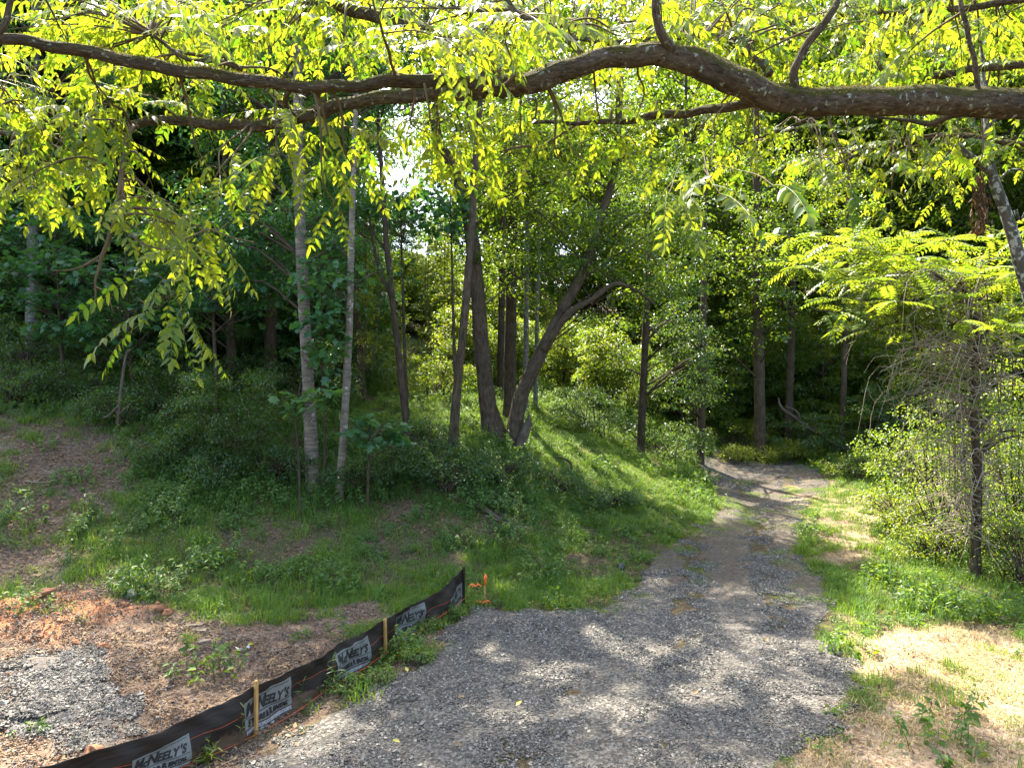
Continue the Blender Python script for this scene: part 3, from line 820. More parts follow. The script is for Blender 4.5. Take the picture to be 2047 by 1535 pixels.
ft = tree('forked_tree', 'big tree forking at the ground into two thick leaning trunks beside a broken stub', s_, M['grey_bark'], M['forest_leaf'],
          [(120, (1.2, 24.8, 11.0), (4.6, 2.4, 3.4)), (240, (.3, 25.5, 20.5), (7, 5, 8.5)), (46, (4.6, 24.5, 9.4), (2.8, 2.0, 2.2))], .14, 'kite', 125, .9, 5, stems=st, flare=1.55, lr=.028)
mb = MB()
stub = stem_px([(1038, 897, 23.4, 20), (1048, 868, 23.4, 20), (1058, 842, 23.4, 14)])
q = spline(stub, 10); tube(mb, q[:, :3], q[:, 3], 9, .12)
for i in range(5):
    a_ = q[-1, :3] + rng.normal(0, .05, 3); tube(mb, [q[-3, :3], a_, a_ + [rng.normal(0, .05), 0, rng.uniform(.1, .35)]], [.10, .06, .01], 4)
mb.build('broken_stub', M['log_wood'], ft)

# stems further in
def inner(px, base, Y, w_, top, bark, label, clouds, leafm='forest_leaf', L=.16, bend=0, **kw):
    b = P(px, base, Y); g_ = gz(b[0], Y)
    st_ = [[b[0], Y, g_, w_ / 2 / F * Y], [b[0] + bend * .5, Y, g_ + (top - g_) * .35, w_ * .45 / F * Y], [b[0] + bend, Y, g_ + (top - g_) * .7, w_ * .32 / F * Y], [b[0] + bend * 1.2, Y, top, w_ * .12 / F * Y]]
    return tree('woodland_tree', label, st_, M[bark], M[leafm], [(n, (b[0] + dx, Y + dy, cz), rd) for n, dx, dy, cz, rd in clouds], L, **kw)
inner(62, 700, 27, 21, 27, 'pale_bark', 'pale grey straight trunk by the far left edge of the woods', [(130, 0, 0, 19, (5.5, 4, 7.5)), (20, .5, .5, 10.5, (3, 2, 1.6))], 'maple_leaf', .17, .2, per=90, rs=.9)
inner(540, 700, 27, 24, 28, 'dark_bark', 'dark trunk half hidden behind the thicker pale tree', [(140, 0, 0, 20, (5.5, 4, 7)), (30, -.5, -.3, 10.5, (3, 1.8, 2.2))], 'maple_leaf', .17, .1, per=90, rs=.9)
inner(465, 720, 26, 18, 18, 'dark_bark', 'thin dark trunk in the shade between the pale pair and the left trunk', [(46, 0, 0, 12, (3.2, 2.6, 4)), (26, -1, -.5, 8.4, (2.6, 1.6, 1.6))], 'maple_leaf', .17, -.3, per=90, rs=.8)
inner(725, 760, 27, 15, 20, 'dark_bark', 'thin dark trunk behind the slim pale tree', [(40, -.4, 0, 15, (2.4, 2.4, 4.5))], 'maple_leaf', .17, -.7, per=90, rs=.8)
inner(1018, 800, 28, 24, 22, 'dark_bark', 'shaded trunk seen between the two halves of the forked tree', [(70, 1.5, 1, 16, (4, 3.5, 5))], 'forest_leaf', .15, .2, per=94, rs=.9)
inner(1050, 760, 30, 11, 18, 'pale_bark', 'thin grey pole-like stem behind the fork, the nearer of two', [(24, 0, 0, 14, (2, 2, 3))], 'forest_leaf', .15, .1, per=60)
inner(1070, 750, 32, 9, 18, 'pale_bark', 'thin grey pole-like stem behind the fork, the farther of two', [(24, 0, 0, 14, (2, 2, 3))], 'forest_leaf', .15, .2, per=60)
inner(1520, 850, 36, 22, 21, 'grey_bark', 'grey trunk rising behind the end of the gravel', [(80, -1, 0, 13.5, (4.5, 3.5, 6)), (30, -2.5, -2, 8, (3.5, 2.2, 2.2)), (46, .4, -1.6, 12.5, (3, 1.5, 4))], 'forest_leaf', .17, -.2, per=64, rs=1.0)
inner(1683, 835, 36, 12, 17, 'grey_bark', 'thin grey stem behind the fallen limb', [(40, .5, 1, 12, (3, 2.6, 4)), (26, .2, -1.2, 10, (2.6, 1.2, 3))], 'bright_leaf', .17, .3, per=90, rs=.9)
inner(1575, 820, 38, 15, 19, 'dark_bark', 'dark slender trunk between the grey trunk and the thin grey stem', [(50, 0, 1, 13.5, (3.4, 3, 5))], 'forest_leaf', .17, .4, per=90, rs=.9)
inner(1000, 790, 35, 14, 24, 'dark_bark', 'tall tree added behind the forked tree to shade the bank', [(120, .5, 0, 16.5, (6, 3.5, 6.5))], 'forest_leaf', .17, .2, per=95, rs=.95)  # added tree: its crown darkens the hump of the bank
inner(1280, 800, 31, 16, 15, 'dark_bark', 'low-branched leafy tree overhanging the green bank', [(70, .3, -.4, 7.6, (3.4, 2.4, 2.6)), (26, 1.8, -1.2, 5.4, (2.4, 1.8, 1.2)), (30, 0, 0, 12, (3, 2.6, 2.6))], 'shrub_leaf', .13, .4, per=90, rs=.85)
inner(1400, 830, 33, 16, 15, 'dark_bark', 'leafy tree with drooping branches beside the far end of the gravel', [(70, .2, -.6, 7.2, (3.0, 2.2, 3.2)), (30, -.5, -1.4, 4.8, (2.6, 1.6, 1.3))], 'shrub_leaf', .13, .2, per=90, rs=.85)

# background wood: six crowns of one kind and another, set out one by one
def wood_template(i, h_, R, leafm, bark, L):
    st_ = spline([[0, 0, -.5, .22], [rng.normal(0, .3), rng.normal(0, .3), h_ * .4, .17], [rng.normal(0, .5), rng.normal(0, .5), h_ * .75, .1], [0, 0, h_, .03]], 24)
    a_, b_ = MB(), MB()
    tube(a_, st_[:, :3], st_[:, 3], 9, .06)
    cs = np.vstack([crown_points(150, (0, 0, h_ * .64), (R, R, h_ * .36)), crown_points(60, (0, 0, h_ * .26), (R * .9, R * .9, h_ * .2))])
    limbs(a_, st_, cs, 2)
    cs[:, 2] = np.maximum(cs[:, 2], .8)
    spray_leaves(b_, cs, rng.uniform(.7, 1.5, len(cs)), 100, L * 1.3, 'kite', .5, .4, keep=False)
    return a_.mesh('trunk', bark), b_.mesh('crown', leafm)
WT = [wood_template(0, 22, 4.6, M['forest_leaf'], M['dark_bark'], .2), wood_template(1, 19, 4.2, M['bright_leaf'], M['grey_bark'], .2), wood_template(2, 24, 5.0, M['forest_leaf'], M['grey_bark'], .21),
      wood_template(3, 17, 4.0, M['maple_leaf'], M['dark_bark'], .2), wood_template(4, 21, 4.6, M['bright_leaf'], M['dark_bark'], .2)]
def under_template(h_, R, leafm, L):
    st_ = spline([[0, 0, -.3, .07], [rng.normal(0, .3), rng.normal(0, .3), h_ * .5, .05], [0, 0, h_ * .9, .015]], 14)
    a_, b_ = MB(), MB()
    tube(a_, st_[:, :3], st_[:, 3], 6, .06)
    cs = crown_points(80, (0, 0, h_ * .52), (R, R, h_ * .48)); limbs(a_, st_, cs, 3, .03)
    spray_leaves(b_, cs, rng.uniform(.5, .9, len(cs)), 90, L * 1.2, 'kite', .5, .4, keep=False)
    return a_.mesh('trunk', M['dark_bark']), b_.mesh('crown', leafm)
WT += [under_template(5.5, 1.9, M['vine_leaf'], .15), under_template(7, 2.1, M['forest_leaf'], .15), under_template(5, 1.8, M['shrub_leaf'], .15), under_template(7.5, 2.2, M['maple_leaf'], .16)]
def wood_tree(x, y, k_, rot, s_, label, group):
    t = thing('forest_tree', label, 'tree', (x, y, gz(x, y)), group)
    t.rotation_euler.z = rot; t.scale = (s_, s_, s_)
    for me, nm in zip(WT[k_], ('trunk', 'crown')):
        o = bpy.data.objects.new(nm, me); COL.objects.link(o); o.parent = t
    return t
FAR = []
for y in (34, 40, 47, 55, 64, 75):
    step = 5.8 + (y - 34) * .05
    for x in np.arange(-.78 * y - 4, .78 * y + 6, step):
        xx, yy = x + rng.uniform(-1.6, 1.6), y + rng.uniform(-2, 2)
        px = CX + xx / yy * F
        if 690 < px < 960 and yy < 54: continue                       # opening between the trunks
        if 640 < px < 1230 and yy < 48: continue
        if 700 < px < 930 and yy < 62: continue                      # glade behind the forked tree
        if yy < 44 and 1020 < px < 1650: continue                     # stands further back behind the gravel
        if yy < 52 and 1390 < px < 1800: continue                     # light comes in behind the end of the gravel
        if yy < 38 and px > 1500: continue
        FAR.append((xx, yy, px))
for y in (30, 33, 36, 40, 45, 52, 60, 70):
    step = 2.9 + (y - 30) * .05
    for x in np.arange(-.78 * y - 3, .78 * y + 5, step):
        xx, yy = x + rng.uniform(-1.2, 1.2), y + rng.uniform(-1.4, 1.4)
        px = CX + xx / yy * F
        if yy < 46 and 770 < px < 895: continue
        if yy < 43 and 1330 < px < 1720: continue
        if yy < 34 and px > 1300: continue
        if yy < 36 and 880 < px < 1330: continue
        FAR.append((xx, yy, -px))
for px_, yy_ in ((1430, 40), (1480, 43), (1540, 41), (1600, 44), (1650, 40), (1700, 43), (1760, 40), (1810, 42), (1500, 48), (1570, 50), (1630, 48), (1700, 50), (1770, 48), (1460, 53), (1550, 56), (1640, 55), (1730, 57)):
    FAR.append(((px_ - CX) / F * yy_, yy_, -px_))
for px_, yy_ in ((770, 49), (815, 53), (860, 50), (900, 56), (785, 60), (840, 62), (880, 67), (800, 71), (850, 76)):
    FAR.append(((px_ - CX) / F * yy_, yy_, -px_))
for xx, yy, px in FAR:
    if px < 0:
        px = -px
        k_ = 5 if 740 < px < 910 and yy > 42 else 5 + int(rng.integers(0, 2)) + (2 if px < 700 else 0)
        wood_tree(xx, yy, k_, rng.random() * 6.283, rng.uniform(.7, 1.2), 'low leafy understorey tree filling the wood between the trunks', 'understorey trees of the wood')
        continue
    right = px > 1000
    k_ = int(rng.choice([1, 4, 0, 2] if right else [0, 2, 3, 3]))
    wood_tree(xx, yy, k_, rng.random() * 6.283, rng.uniform(.95, 1.25) * (.55 if 735 < px < 915 else 1.0 if 980 < px < 1380 else 1.3 if yy > 45 else 1.0),
              'tall leafy tree deep in the woods behind the front row of trunks', 'trees of the wood behind')

# ------------------------------------------------------------------ shrubs and saplings
def shrub(name, label, x, y, R, hh, n, per, L, leafm, group=None, style='kite', cat='shrub', tm=.45, stems=7, keep=True, bark='dark_bark', rs=.4):
    g_ = gz(x, y)
    t = thing(name, label, cat, (x, y, g_), group)
    a_, b_ = MB(), MB()
    cs = crown_points(n, (x, y, g_ + hh * .52), (R, R * .85, hh * .5), .5)
    cs[:, 2] = np.maximum(cs[:, 2], ground(cs[:, 0], cs[:, 1]) + .12)
    for c in cs[::max(1, len(cs) // (stems * 3))]:
        b = np.array([x + rng.normal(0, R * .15), y + rng.normal(0, R * .15), g_ - .05])
        tube(a_, spline([b, b * .5 + c * .5 + [0, 0, .15 * hh], c], 6), np.linspace(.025, .006, 6), 4, cap=False)
    spray_leaves(b_, cs, rng.uniform(.7, 1.3, n) * rs, per, L, style, tm, .5, keep)
    a_.build('stems', M[bark], t); b_.build('foliage', M[leafm], t)
    return t
def shrub_px(label, px, py, Y, *a_, **k_):
    x = (px - CX) / F * Y
    return shrub('shrub', label, x, Y, *a_, **k_)
shrub_px('broad dark bush left of the thicker pale trunk', 470, 900, 20.4, 1.9, 3.0, 90, 100, .085, 'shrub_leaf', tm=.65)
shrub_px('tangled bush on the left slope under the yellow walnut spray', 330, 800, 22.5, 1.8, 2.4, 44, 80, .09, 'shrub_leaf')
shrub_px('shaded bush at the far left below the pale trunk', 40, 740, 25, 2.2, 2.2, 50, 80, .1, 'shrub_leaf')
shrub_px('rounded bush behind the dark bush left of the pale pair', 420, 760, 26, 2.2, 2.6, 50, 80, .1, 'shrub_leaf')
shrub_px('low leafy bush among the trunks behind the pale pair', 620, 760, 25, 2.0, 2.4, 50, 80, .1, 'shrub_leaf')
shrub_px('bushy clump on the left slope between the left trunk and the tangled bush', 180, 740, 26, 2.2, 2.6, 50, 80, .1, 'shrub_leaf')
shrub_px('leafy bush in the gap behind the thin dark stems', 870, 760, 30, 2.0, 2.6, 50, 90, .1, 'vine_leaf')
shrub_px('dark bush at the foot of the slope below the leaning stem', 880, 950, 20.6, 1.4, 1.0, 30, 80, .07, 'shrub_leaf')
for lab, px, py, R, hh, n in (('low dark brush at the foot of the slim pale trunk', 720, 985, 1.1, .9, 34), ('low dark brush between the slim pale trunk and the leaning stem', 800, 960, 1.2, 1.0, 36), ('dark brush in front of the leaning stem', 900, 975, 1.3, 1.0, 38),
                               ('dark brush straight below the forked tree', 1000, 960, 1.2, .9, 34), ('dark brush on the lower bank below the sunlit strip', 1110, 985, 1.1, .7, 30), ('last dark brush of the lower bank towards the track', 1210, 1010, 1.0, .55, 26),
                               ('dark brush right behind the thin dark stem', 840, 905, 1.2, 1.1, 34), ('dark brush around the thicker pale trunk', 560, 960, 1.2, 1.1, 36), ('green brush at the lower edge of the dark bush', 420, 970, 1.2, .9, 34), ('brush between the dark bush and the brown litter', 330, 930, 1.1, .9, 30),
                               ('brush at the top of the brown litter', 250, 850, 1.4, 1.2, 34), ('brush at the far left edge above the brown litter', 40, 800, 1.6, 1.3, 36), ('brush on the left slope beside the leaning pole', 160, 800, 1.5, 1.3, 36)):
    b = G(px, py); shrub('shrub', lab, b[0], b[1], R, hh, n, 85, .075, 'shrub_leaf', 'low brush along the wooded bank', rs=.36, tm=.4)
for lab, px, Y, R, hh in (('shaded thicket bush behind the pale grey left trunk', 110, 29, 2.6, 3.6), ('shaded thicket bush behind the tangled bush', 300, 28, 2.6, 3.4), ('shaded thicket bush behind the dark bush', 500, 29, 2.6, 3.6), ('shaded thicket bush deep behind the pale pair', 680, 29, 2.2, 3.2)):
    shrub_px(lab, px, 0, Y, R, hh, 70, 85, .11, 'shrub_leaf', rs=.5)
shrub_px('shaded bush behind the green bank', 1180, 800, 30.5, 2.0, 2.2, 46, 80, .1, 'shrub_leaf')
shrub_px('bush at the foot of the drooping trees by the gravel end', 1330, 860, 32, 2.2, 1.8, 46, 80, .1, 'shrub_leaf')
shrub_px('rounded green mound of creepers right of the gravel end', 1740, 860, 36, 2.9, 2.6, 70, 90, .09, 'vine_leaf')
shrub_px('low creeper-covered bush in front of the green mound', 1720, 930, 30, 1.8, 1.0, 40, 80, .08, 'vine_leaf')
for lab, px, Y, R, hh in (('sunlit creeper-covered bush past the left side of the gravel end', 1470, 38, 2.0, 1.8), ('sunlit creeper-covered bush straight past the gravel end', 1560, 40, 2.2, 2.2), ('sunlit creeper-covered bush past the right side of the gravel end', 1650, 39, 2.2, 2.4), ('pale green bush far behind the green mound', 1760, 41, 2.6, 3.4), ('low weeds in front of the grey trunk by the gravel end', 1500, 35.4, 1.6, .8), ('low weeds between the grey trunk and the fallen limb', 1590, 35.6, 1.6, .9)):
    shrub_px(lab, px, 0, Y, R, hh, 50, 85, .11, 'vine_leaf', rs=.45, tm=.7)
shrub_px('bush behind the fallen limb', 1600, 840, 36, 2.4, 2.4, 50, 80, .11, 'shrub_leaf')
shrub_px('dim bush between the thin grey stem and the green mound', 1800, 800, 34, 2.6, 3.4, 60, 80, .11, 'shrub_leaf')
for (px, py, Y, R, hh), lab in zip([(1800, 1010, 22, 1.4, 1.3), (1890, 1020, 20.5, 1.5, 1.8), (2020, 1000, 19.5, 1.8, 2.8), (1850, 1090, 19, 1.0, 1.1), (2040, 1130, 17.2, 1.3, 2.1), (2130, 1000, 18.0, 2, 3.6), (1960, 900, 23, 2, 3.4), (2080, 860, 24, 2.4, 4.4), (1840, 920, 25, 1.6, 2.2)],
                               ['at the left end of the thicket beside the track', 'left of the vine-draped tree', 'behind the vine-draped tree', 'lowest, reaching out towards the grass strip', 'at the right edge in front of the vine-draped tree', 'at the right edge behind the vine-draped tree', 'second row behind the vine-draped tree', 'farthest back at the right edge', 'behind the left end of the thicket']):
    shrub_px('sunlit bush ' + lab, px, py, Y, R, hh, int(18 + 10 * R * hh ** .5), 62, .08, 'bright_leaf', 'bushes of the sunlit thicket', tm=.7)

# saplings with feather leaves at the right, lit from behind
def sapling(label, pts, clouds, per, L, tm=.6, bark='dark_bark', leafm='bright_leaf', rs=.55):
    return tree('sapling', label, stem_px(pts), M[bark], M[leafm], clouds, L, 'pinnate', per, rs, 1, keep=False, cat='sapling', tm=tm, flat=.3)
for k_, (px, py, Y, n, lab) in enumerate([
        (1555, 470, 19, 30, 'topmost at the back of the thicket, standing clear of the others'), (1600, 530, 18, 28, 'just right of the lone back one'), (1660, 485, 17.5, 26, 'with its top against the dark wood'),
        (1625, 620, 16.5, 12, 'lowest at the left tip of the thicket'), (1700, 560, 17, 16, 'in the middle of the left half of the thicket'), (1740, 500, 17.5, 15, 'behind the middle of the thicket'), (1780, 600, 16, 15, 'above the hanging dry vines'),
        (1830, 520, 17, 16, 'with broad fronds left of the vine-draped tree'), (1860, 590, 15.6, 14, 'directly above the vine-draped tree'), (1900, 480, 17.2, 16, 'with a high top left of the leaning trunk'), (1950, 545, 16, 16, 'behind the leaning trunk'),
        (1990, 470, 17, 16, 'close under the leaning trunk'), (2040, 560, 16, 15, 'half cut by the right edge'), (2010, 650, 15.4, 13, 'low at the right edge'), (1930, 640, 15.2, 12, 'crowding the top of the vine-draped tree'), (2075, 480, 17, 15, 'highest at the right edge'), (1680, 660, 17, 9, 'drooping below the left tip of the thicket')]):
    top = P(px, py, Y)
    bx_, by_ = rng.uniform(12.6, 15.0), rng.uniform(20.0, 22.5)
    b_g = np.array([bx_, by_, gz(bx_, by_)])
    t = thing('sapling', 'feather-leaved sapling ' + lab, 'sapling', tuple(b_g), 'feather-leaved saplings of the sunlit thicket')
    a_, b_ = MB(), MB()
    st_ = spline([b_g - [0, 0, .1], b_g * [.85, .85, 0] + top * [.15, .15, 0] + [0, 0, b_g[2] * .4 + top[2] * .6], b_g * [.4, .4, .1] + top * [.6, .6, .9] + [0, 0, .5], top], 26)
    tube(a_, st_ + np.cumsum(rng.normal(0, .012, st_.shape), 0), np.linspace(.026, .008, 26), 6, .05)
    for f_ in range(3):                                                # forks near the top
        q0 = st_[rng.integers(14, 21)]; e_ = q0 + [rng.normal(-.4, .6), rng.normal(0, .5), rng.uniform(.1, .6)]
        q1 = spline([q0, (q0 + e_) / 2 + [0, 0, .15], e_], 8); tube(a_, q1, np.linspace(.014, .006, 8), 5)
        m_ = n // 2; d = rdir(m_); d[:, 2] = d[:, 2] * .35 + .1; nm = rdir(m_) * .3; nm[:, 2] += 1
        pinnate(b_, q1[rng.integers(4, 8, m_)], d, nm, rng.uniform(.45, .75, m_), np.clip(rng.normal(.6, .18, m_), 0, 1))
    d = rdir(n); d[:, 2] = d[:, 2] * .4 + .15; nm = rdir(n) * .3; nm[:, 2] += 1
    pinnate(b_, st_[rng.integers(16, 26, n)], d, nm, rng.uniform(.5, .85, n), np.clip(rng.normal(.6, .18, n), 0, 1))
    a_.build('stem', M['grey_bark'], t); b_.build('fronds', M['bright_leaf'], t)
for lab, px, Y, R, hh in (('tall leafy bush behind the vine-draped tree', 1900, 19.5, 1.9, 5.0), ('tall leafy bush at the right edge behind the saplings', 2060, 19, 2.0, 5.6), ('leafy bush behind the left half of the saplings', 1810, 24, 1.6, 3.2), ('tall bush far back behind the saplings', 1980, 25, 2.6, 7.0)):
    shrub_px(lab, px, 0, Y, R, hh, 44, 70, .09, 'bright_leaf', rs=.5)
s_ = stem_px([(600, 1000, 18.6, 5), (596, 900, 18.6, 4), (590, 830, 18.5, 3), (600, 770, 18.4, 2)])
tree('sapling', 'young maple with broad bright leaves in front of the thicker pale trunk', s_, M['dark_bark'], M['maple_leaf'], [(10, P(590, 800, 18.4), (.75, .4, .32)), (5, P(650, 790, 18.3), (.3, .3, .25))], .26, 'lobed', 6, .35, 1, keep=False, cat='sapling', tm=.9)
s_ = stem_px([(735, 960, 19.2, 6), (738, 880, 19.2, 4), (745, 830, 19.1, 3)])
tree('sapling', 'young maple with broad leaves just right of the slim pale trunk', s_, M['dark_bark'], M['maple_leaf'], [(14, P(745, 850, 19), (.9, .5, .5)), (6, P(790, 870, 19), (.4, .3, .3))], .25, 'lobed', 7, .35, 1, keep=False, cat='sapling', tm=.5)
s_ = stem_px([(650, 985, 19.7, 5), (648, 800, 19.6, 4), (640, 700, 19.4, 3), (645, 600, 19.3, 2)])
tree('sapling', 'tall thin maple sapling between the two pale trunks', s_, M['dark_bark'], M['maple_leaf'], [(22, P(640, 680, 19.2), (.8, .6, 1.1)), (16, P(660, 560, 19.4), (1.1, .6, .8))], .24, 'lobed', 8, .5, 1, keep=False, cat='sapling', tm=.4)
for i, (px, py, Y, rx, rz, n, lab) in enumerate([(420, 520, 21.5, 2.4, 2.2, 46, 'broad-leaved maple filling the shade left of the thicker pale trunk'), (250, 560, 23, 2.4, 2.4, 46, 'broad-leaved maple in the shade above the tangled bush'),
                                                 (800, 420, 23.5, 1.7, .8, 20, 'broad-leaved maple whose branches close the gap above the thin dark stem'), (110, 520, 23.5, 1.9, 2.6, 36, 'broad-leaved maple beside the pale grey left trunk'), (900, 420, 23, 1.2, .8, 14, 'small maple reaching across the leaning stem')]):
    c = P(px, py, Y); g_ = gz(c[0], Y)
    tree('maple_tree', lab, [[c[0] + .2, Y + .2, g_, .07], [c[0] + .1, Y + .1, (g_ + c[2]) / 2, .05], [c[0], Y, c[2] + rz * .6, .015]], M['dark_bark'], M['maple_leaf'], [(n, c, (rx, 1.4, rz))], .25, 'lobed', 22, .75, 1, keep=True, tm=.3)
# vines hanging round the opening
def vine(label, px, y0, y1, Y, R, n):
    t0, b0 = P(px, y0, Y), P(px, y1, Y)
    t = thing('hanging_vine', label, 'vine', tuple(b0), None)
    a_, b_ = MB(), MB()
    for i in range(4):
        o = rng.normal(0, R * .5, 3) * [1, 1, 0]
        tube(a_, spline([t0 + o, (t0 + b0) / 2 + o * 1.4 + rng.normal(0, .1, 3), b0 + o], 10), .012, 4, cap=False)
    u = rng.random(n)[:, None]
    cs = t0 * u + b0 * (1 - u) + rng.normal(0, R * .55, (n, 3)) * [1, 1, .5]
    spray_leaves(b_, cs, .28, 26, .11, 'kite', .6, .8, True)
    a_.build('stem', M['twig_bark'], t); b_.build('foliage', M['vine_leaf'], t)
vine('curtain of vine leaves hanging right of the sunlit opening', 880, 430, 720, 27, .55, 90)
vine('thin curtain of vine leaves hanging left of the sunlit opening', 730, 430, 740, 26, .35, 50)
vine('vine-wrapped column of leaves behind the fork', 1110, 470, 700, 31, .6, 70)

# dead-twigged tree draped in dry vines at the right
b = G(1950, 1160)
t = thing('vine_draped_tree', 'small dark tree smothered in dry tan vines beside the sunlit verge', 'tree', tuple(b))
Yd = b[1]
a_, b_ = MB(), MB()
st_ = spline(np.vstack([[b[0], Yd, b[2] - .2, .16], stem_px([(1950, 1100, Yd, 20), (1954, 950, Yd, 17), (1946, 800, Yd, 15), (1952, 660, Yd, 11), (1920, 560, Yd, 7)])]), 40)
tube(a_, st_[:, :3], st_[:, 3], 10, .1)
for i in range(6):
    k_ = rng.integers(12, 36); e_ = st_[k_, :3] + [rng.uniform(-2, 1.6), rng.normal(0, .8), rng.uniform(.2, 1.4)]
    tube(a_, spline([st_[k_, :3], (st_[k_, :3] + e_) / 2 + [0, 0, .3], e_], 8), np.linspace(.05, .015, 8), 5)
a_.build('trunk', M['dark_bark'], t)
for i in range(430):
    k_ = rng.integers(8, 39); s0 = st_[k_, :3] + rng.normal(0, .12, 3)
    az = rng.normal(math.pi, 1.1) if rng.random() < .6 else rng.random() * 6.283
    ln = rng.uniform(.4, 2.2) * (.5 + k_ / 40)
    out = np.array([math.cos(az), math.sin(az) * .7, 0]) * ln
    e_ = s0 + out + [0, 0, -rng.uniform(-.5, 1.0) * ln * .8]; e_[2] = max(e_[2], b[2] + .05)
    pth = spline([s0, s0 + out * .45 + [0, 0, rng.uniform(.05, .4) * ln * .6], s0 + out * .8 + rng.normal(0, .22, 3), e_], 10)
    tube(b_, pth + np.cumsum(rng.normal(0, .016, pth.shape), 0), np.linspace(.013, .004, 10), 4, cap=False)
M['dry_vine'] = bark_mat('dry_vine', (.15, .115, .078), (.36, .29, .205))
b_.build('dry_vines', M['dry_vine'], t)
b_ = MB()
cs = crown_points(44, (b[0] - .4, Yd, b[2] + 4.0), (1.8, 1.2, 2.0)); spray_leaves(b_, cs, .35, 40, .07, 'kite', .5, .5, False)
b_.build('foliage', M['bright_leaf'], t)

# lichen-spotted trunk leaning in at the right edge
t_st = np.vstack([stem_px([(2160, 900, 8, 30), (2085, 680, 8, 27), (2047, 550, 8, 25), (2012, 430, 8, 22), (1982, 345, 8, 18), (1972, 260, 8, 13), (1968, 200, 8.1, 10), (1960, 60, 8.3, 7)])])
bx = [t_st[0, 0] + .5, 8.0]
t = thing('leaning_tree', 'slim lichen-spotted trunk leaning in from the right edge', 'tree', (bx[0], bx[1], gz(*bx)))
a_ = MB()
q = spline(np.vstack([[*bx, gz(*bx) - .2, .12], t_st]), 70); tube(a_, q[:, :3], q[:, 3], 12, .05, 9)
s2 = spline(stem_px([(1985, 350, 8, 14), (1955, 325, 7.9, 13), (1930, 305, 7.8, 12), (1912, 288, 7.8, 11)]), 12); tube(a_, s2[:, :3], s2[:, 3], 9, .06)
for p0, p1, p2 in (((2030, 420), (2040, 440), (2060, 400)), ((1972, 260), (2010, 215), (2047, 190)), ((1990, 370), (2020, 340), (2060, 345))):
    r_ = [P(*x_, 8) for x_ in (p0, p1, p2)]; tube(a_, spline(r_, 8), np.linspace(.02, .006, 8), 5)
a_.build('trunk', M['lichen_bark'], t)
b_ = MB()
n = 130
c = np.stack([P(1960 + rng.normal(0, 9), rng.uniform(345, 460), 7.8 + rng.normal(0, .05)) for _ in range(n)])
d = rdir(n) * .5; d[:, 2] -= 1
leaves(b_, c, d, rdir(n), rng.uniform(.06, .13, n), rng.uniform(.015, .03, n), rng.random(n) * .35, .3)
for i in range(8):
    tube(b_, spline([P(1965 + rng.normal(0, 3), 325, 7.85), P(1962 + rng.normal(0, 6), 390, 7.8), P(1962 + rng.normal(0, 9), 460, 7.8)], 8), .004, 4, tint=.1, cap=False)
b_.build('dead_leaf_cluster', M['dead_leaf'], t)

# ------------------------------------------------------------------ the walnut limb overhead
wt = thing('walnut_tree', 'walnut tree whose mossy limbs and drooping feather leaves hang across the top of the view', 'tree', (5.4, 5.0, gz(5.4, 5.0)))
WL = []                                                                  # every limb, for twigs to start from
def furrow(mb, q, sides):
    """long broken ridges of walnut bark"""
    V = mb.v[0]; n = len(q); th = np.linspace(0, 2 * np.pi, sides, endpoint=False)
    L = np.r_[0, np.cumsum(np.linalg.norm(np.diff(q[:, :3], axis=0), axis=1))]
    for i in range(n):
        for j in range(sides):
            c = Vector((math.cos(th[j]) * 2.6, math.sin(th[j]) * 2.6, L[i] * 3.2))
            h_ = 1 - abs(noise.noise(c)) * 2.2 + .35 * noise.noise(c * 2.7) + .5 * noise.noise(Vector((math.cos(th[j]) * .6, math.sin(th[j]) * .6, L[i] * 1.7)))
            V[i * sides + j] += (V[i * sides + j] - q[i, :3]) * .10 * (h_ - .6)
def limb(name, pts, mat='walnut_bark', rough=.05, sides=28, per_m=46, freq=7.0, ridges=0.0):
    s_ = stem_px(pts); ln = np.linalg.norm(np.diff(s_[:, :3], axis=0), axis=1).sum()
    q = spline(s_, max(8, int(ln * per_m)))
    q[:, :3] += np.stack([np.sin(np.arange(len(q)) * .7) * .003, np.cos(np.arange(len(q)) * .45) * .004, np.sin(np.arange(len(q)) * .33 + 1) * .006], -1)
    mb = MB(); tube(mb, q[:, :3], q[:, 3], sides, rough, freq)
    if sides > 20: furrow(mb, q, sides)
    WL.append(q)
    return mb.build(name, M[mat], wt)
trunk_q = spline([[5.4, 5.0, -.4, .42], [5.35, 5.0, 2.5, .33], [5.2, 5.1, 5.5, .28], [5.0, 5.3, 9, .2], [4.6, 5.4, 13, .1]], 60)
mb = MB(); tube(mb, trunk_q[:, :3], trunk_q[:, 3], 20, .06, 5); mb.build('trunk', M['walnut_bark'], wt); WL.append(trunk_q)
limb('limb', [(2460, 232, 5.1, 66), (2250, 216, 5.1, 62), (2047, 207, 5.0, 57), (1900, 202, 4.95, 55), (1750, 202, 4.9, 54), (1620, 204, 4.9, 54), (1540, 193, 4.85, 56), (1470, 163, 4.8, 58), (1400, 130, 4.8, 54), (1340, 112, 4.8, 46),
              (1280, 110, 4.8, 42), (1200, 120, 4.8, 40), (1130, 142, 4.8, 42), (1060, 165, 4.8, 44), (980, 168, 4.75, 27), (850, 163, 4.7, 25), (780, 162, 4.65, 27), (700, 173, 4.6, 24), (600, 173, 4.6, 24), (500, 161, 4.55, 25), (400, 147, 4.5, 24),
              (300, 131, 4.5, 25), (200, 109, 4.45, 25), (100, 92, 4.4, 23), (0, 76, 4.4, 21), (-140, 62, 4.4, 19)])
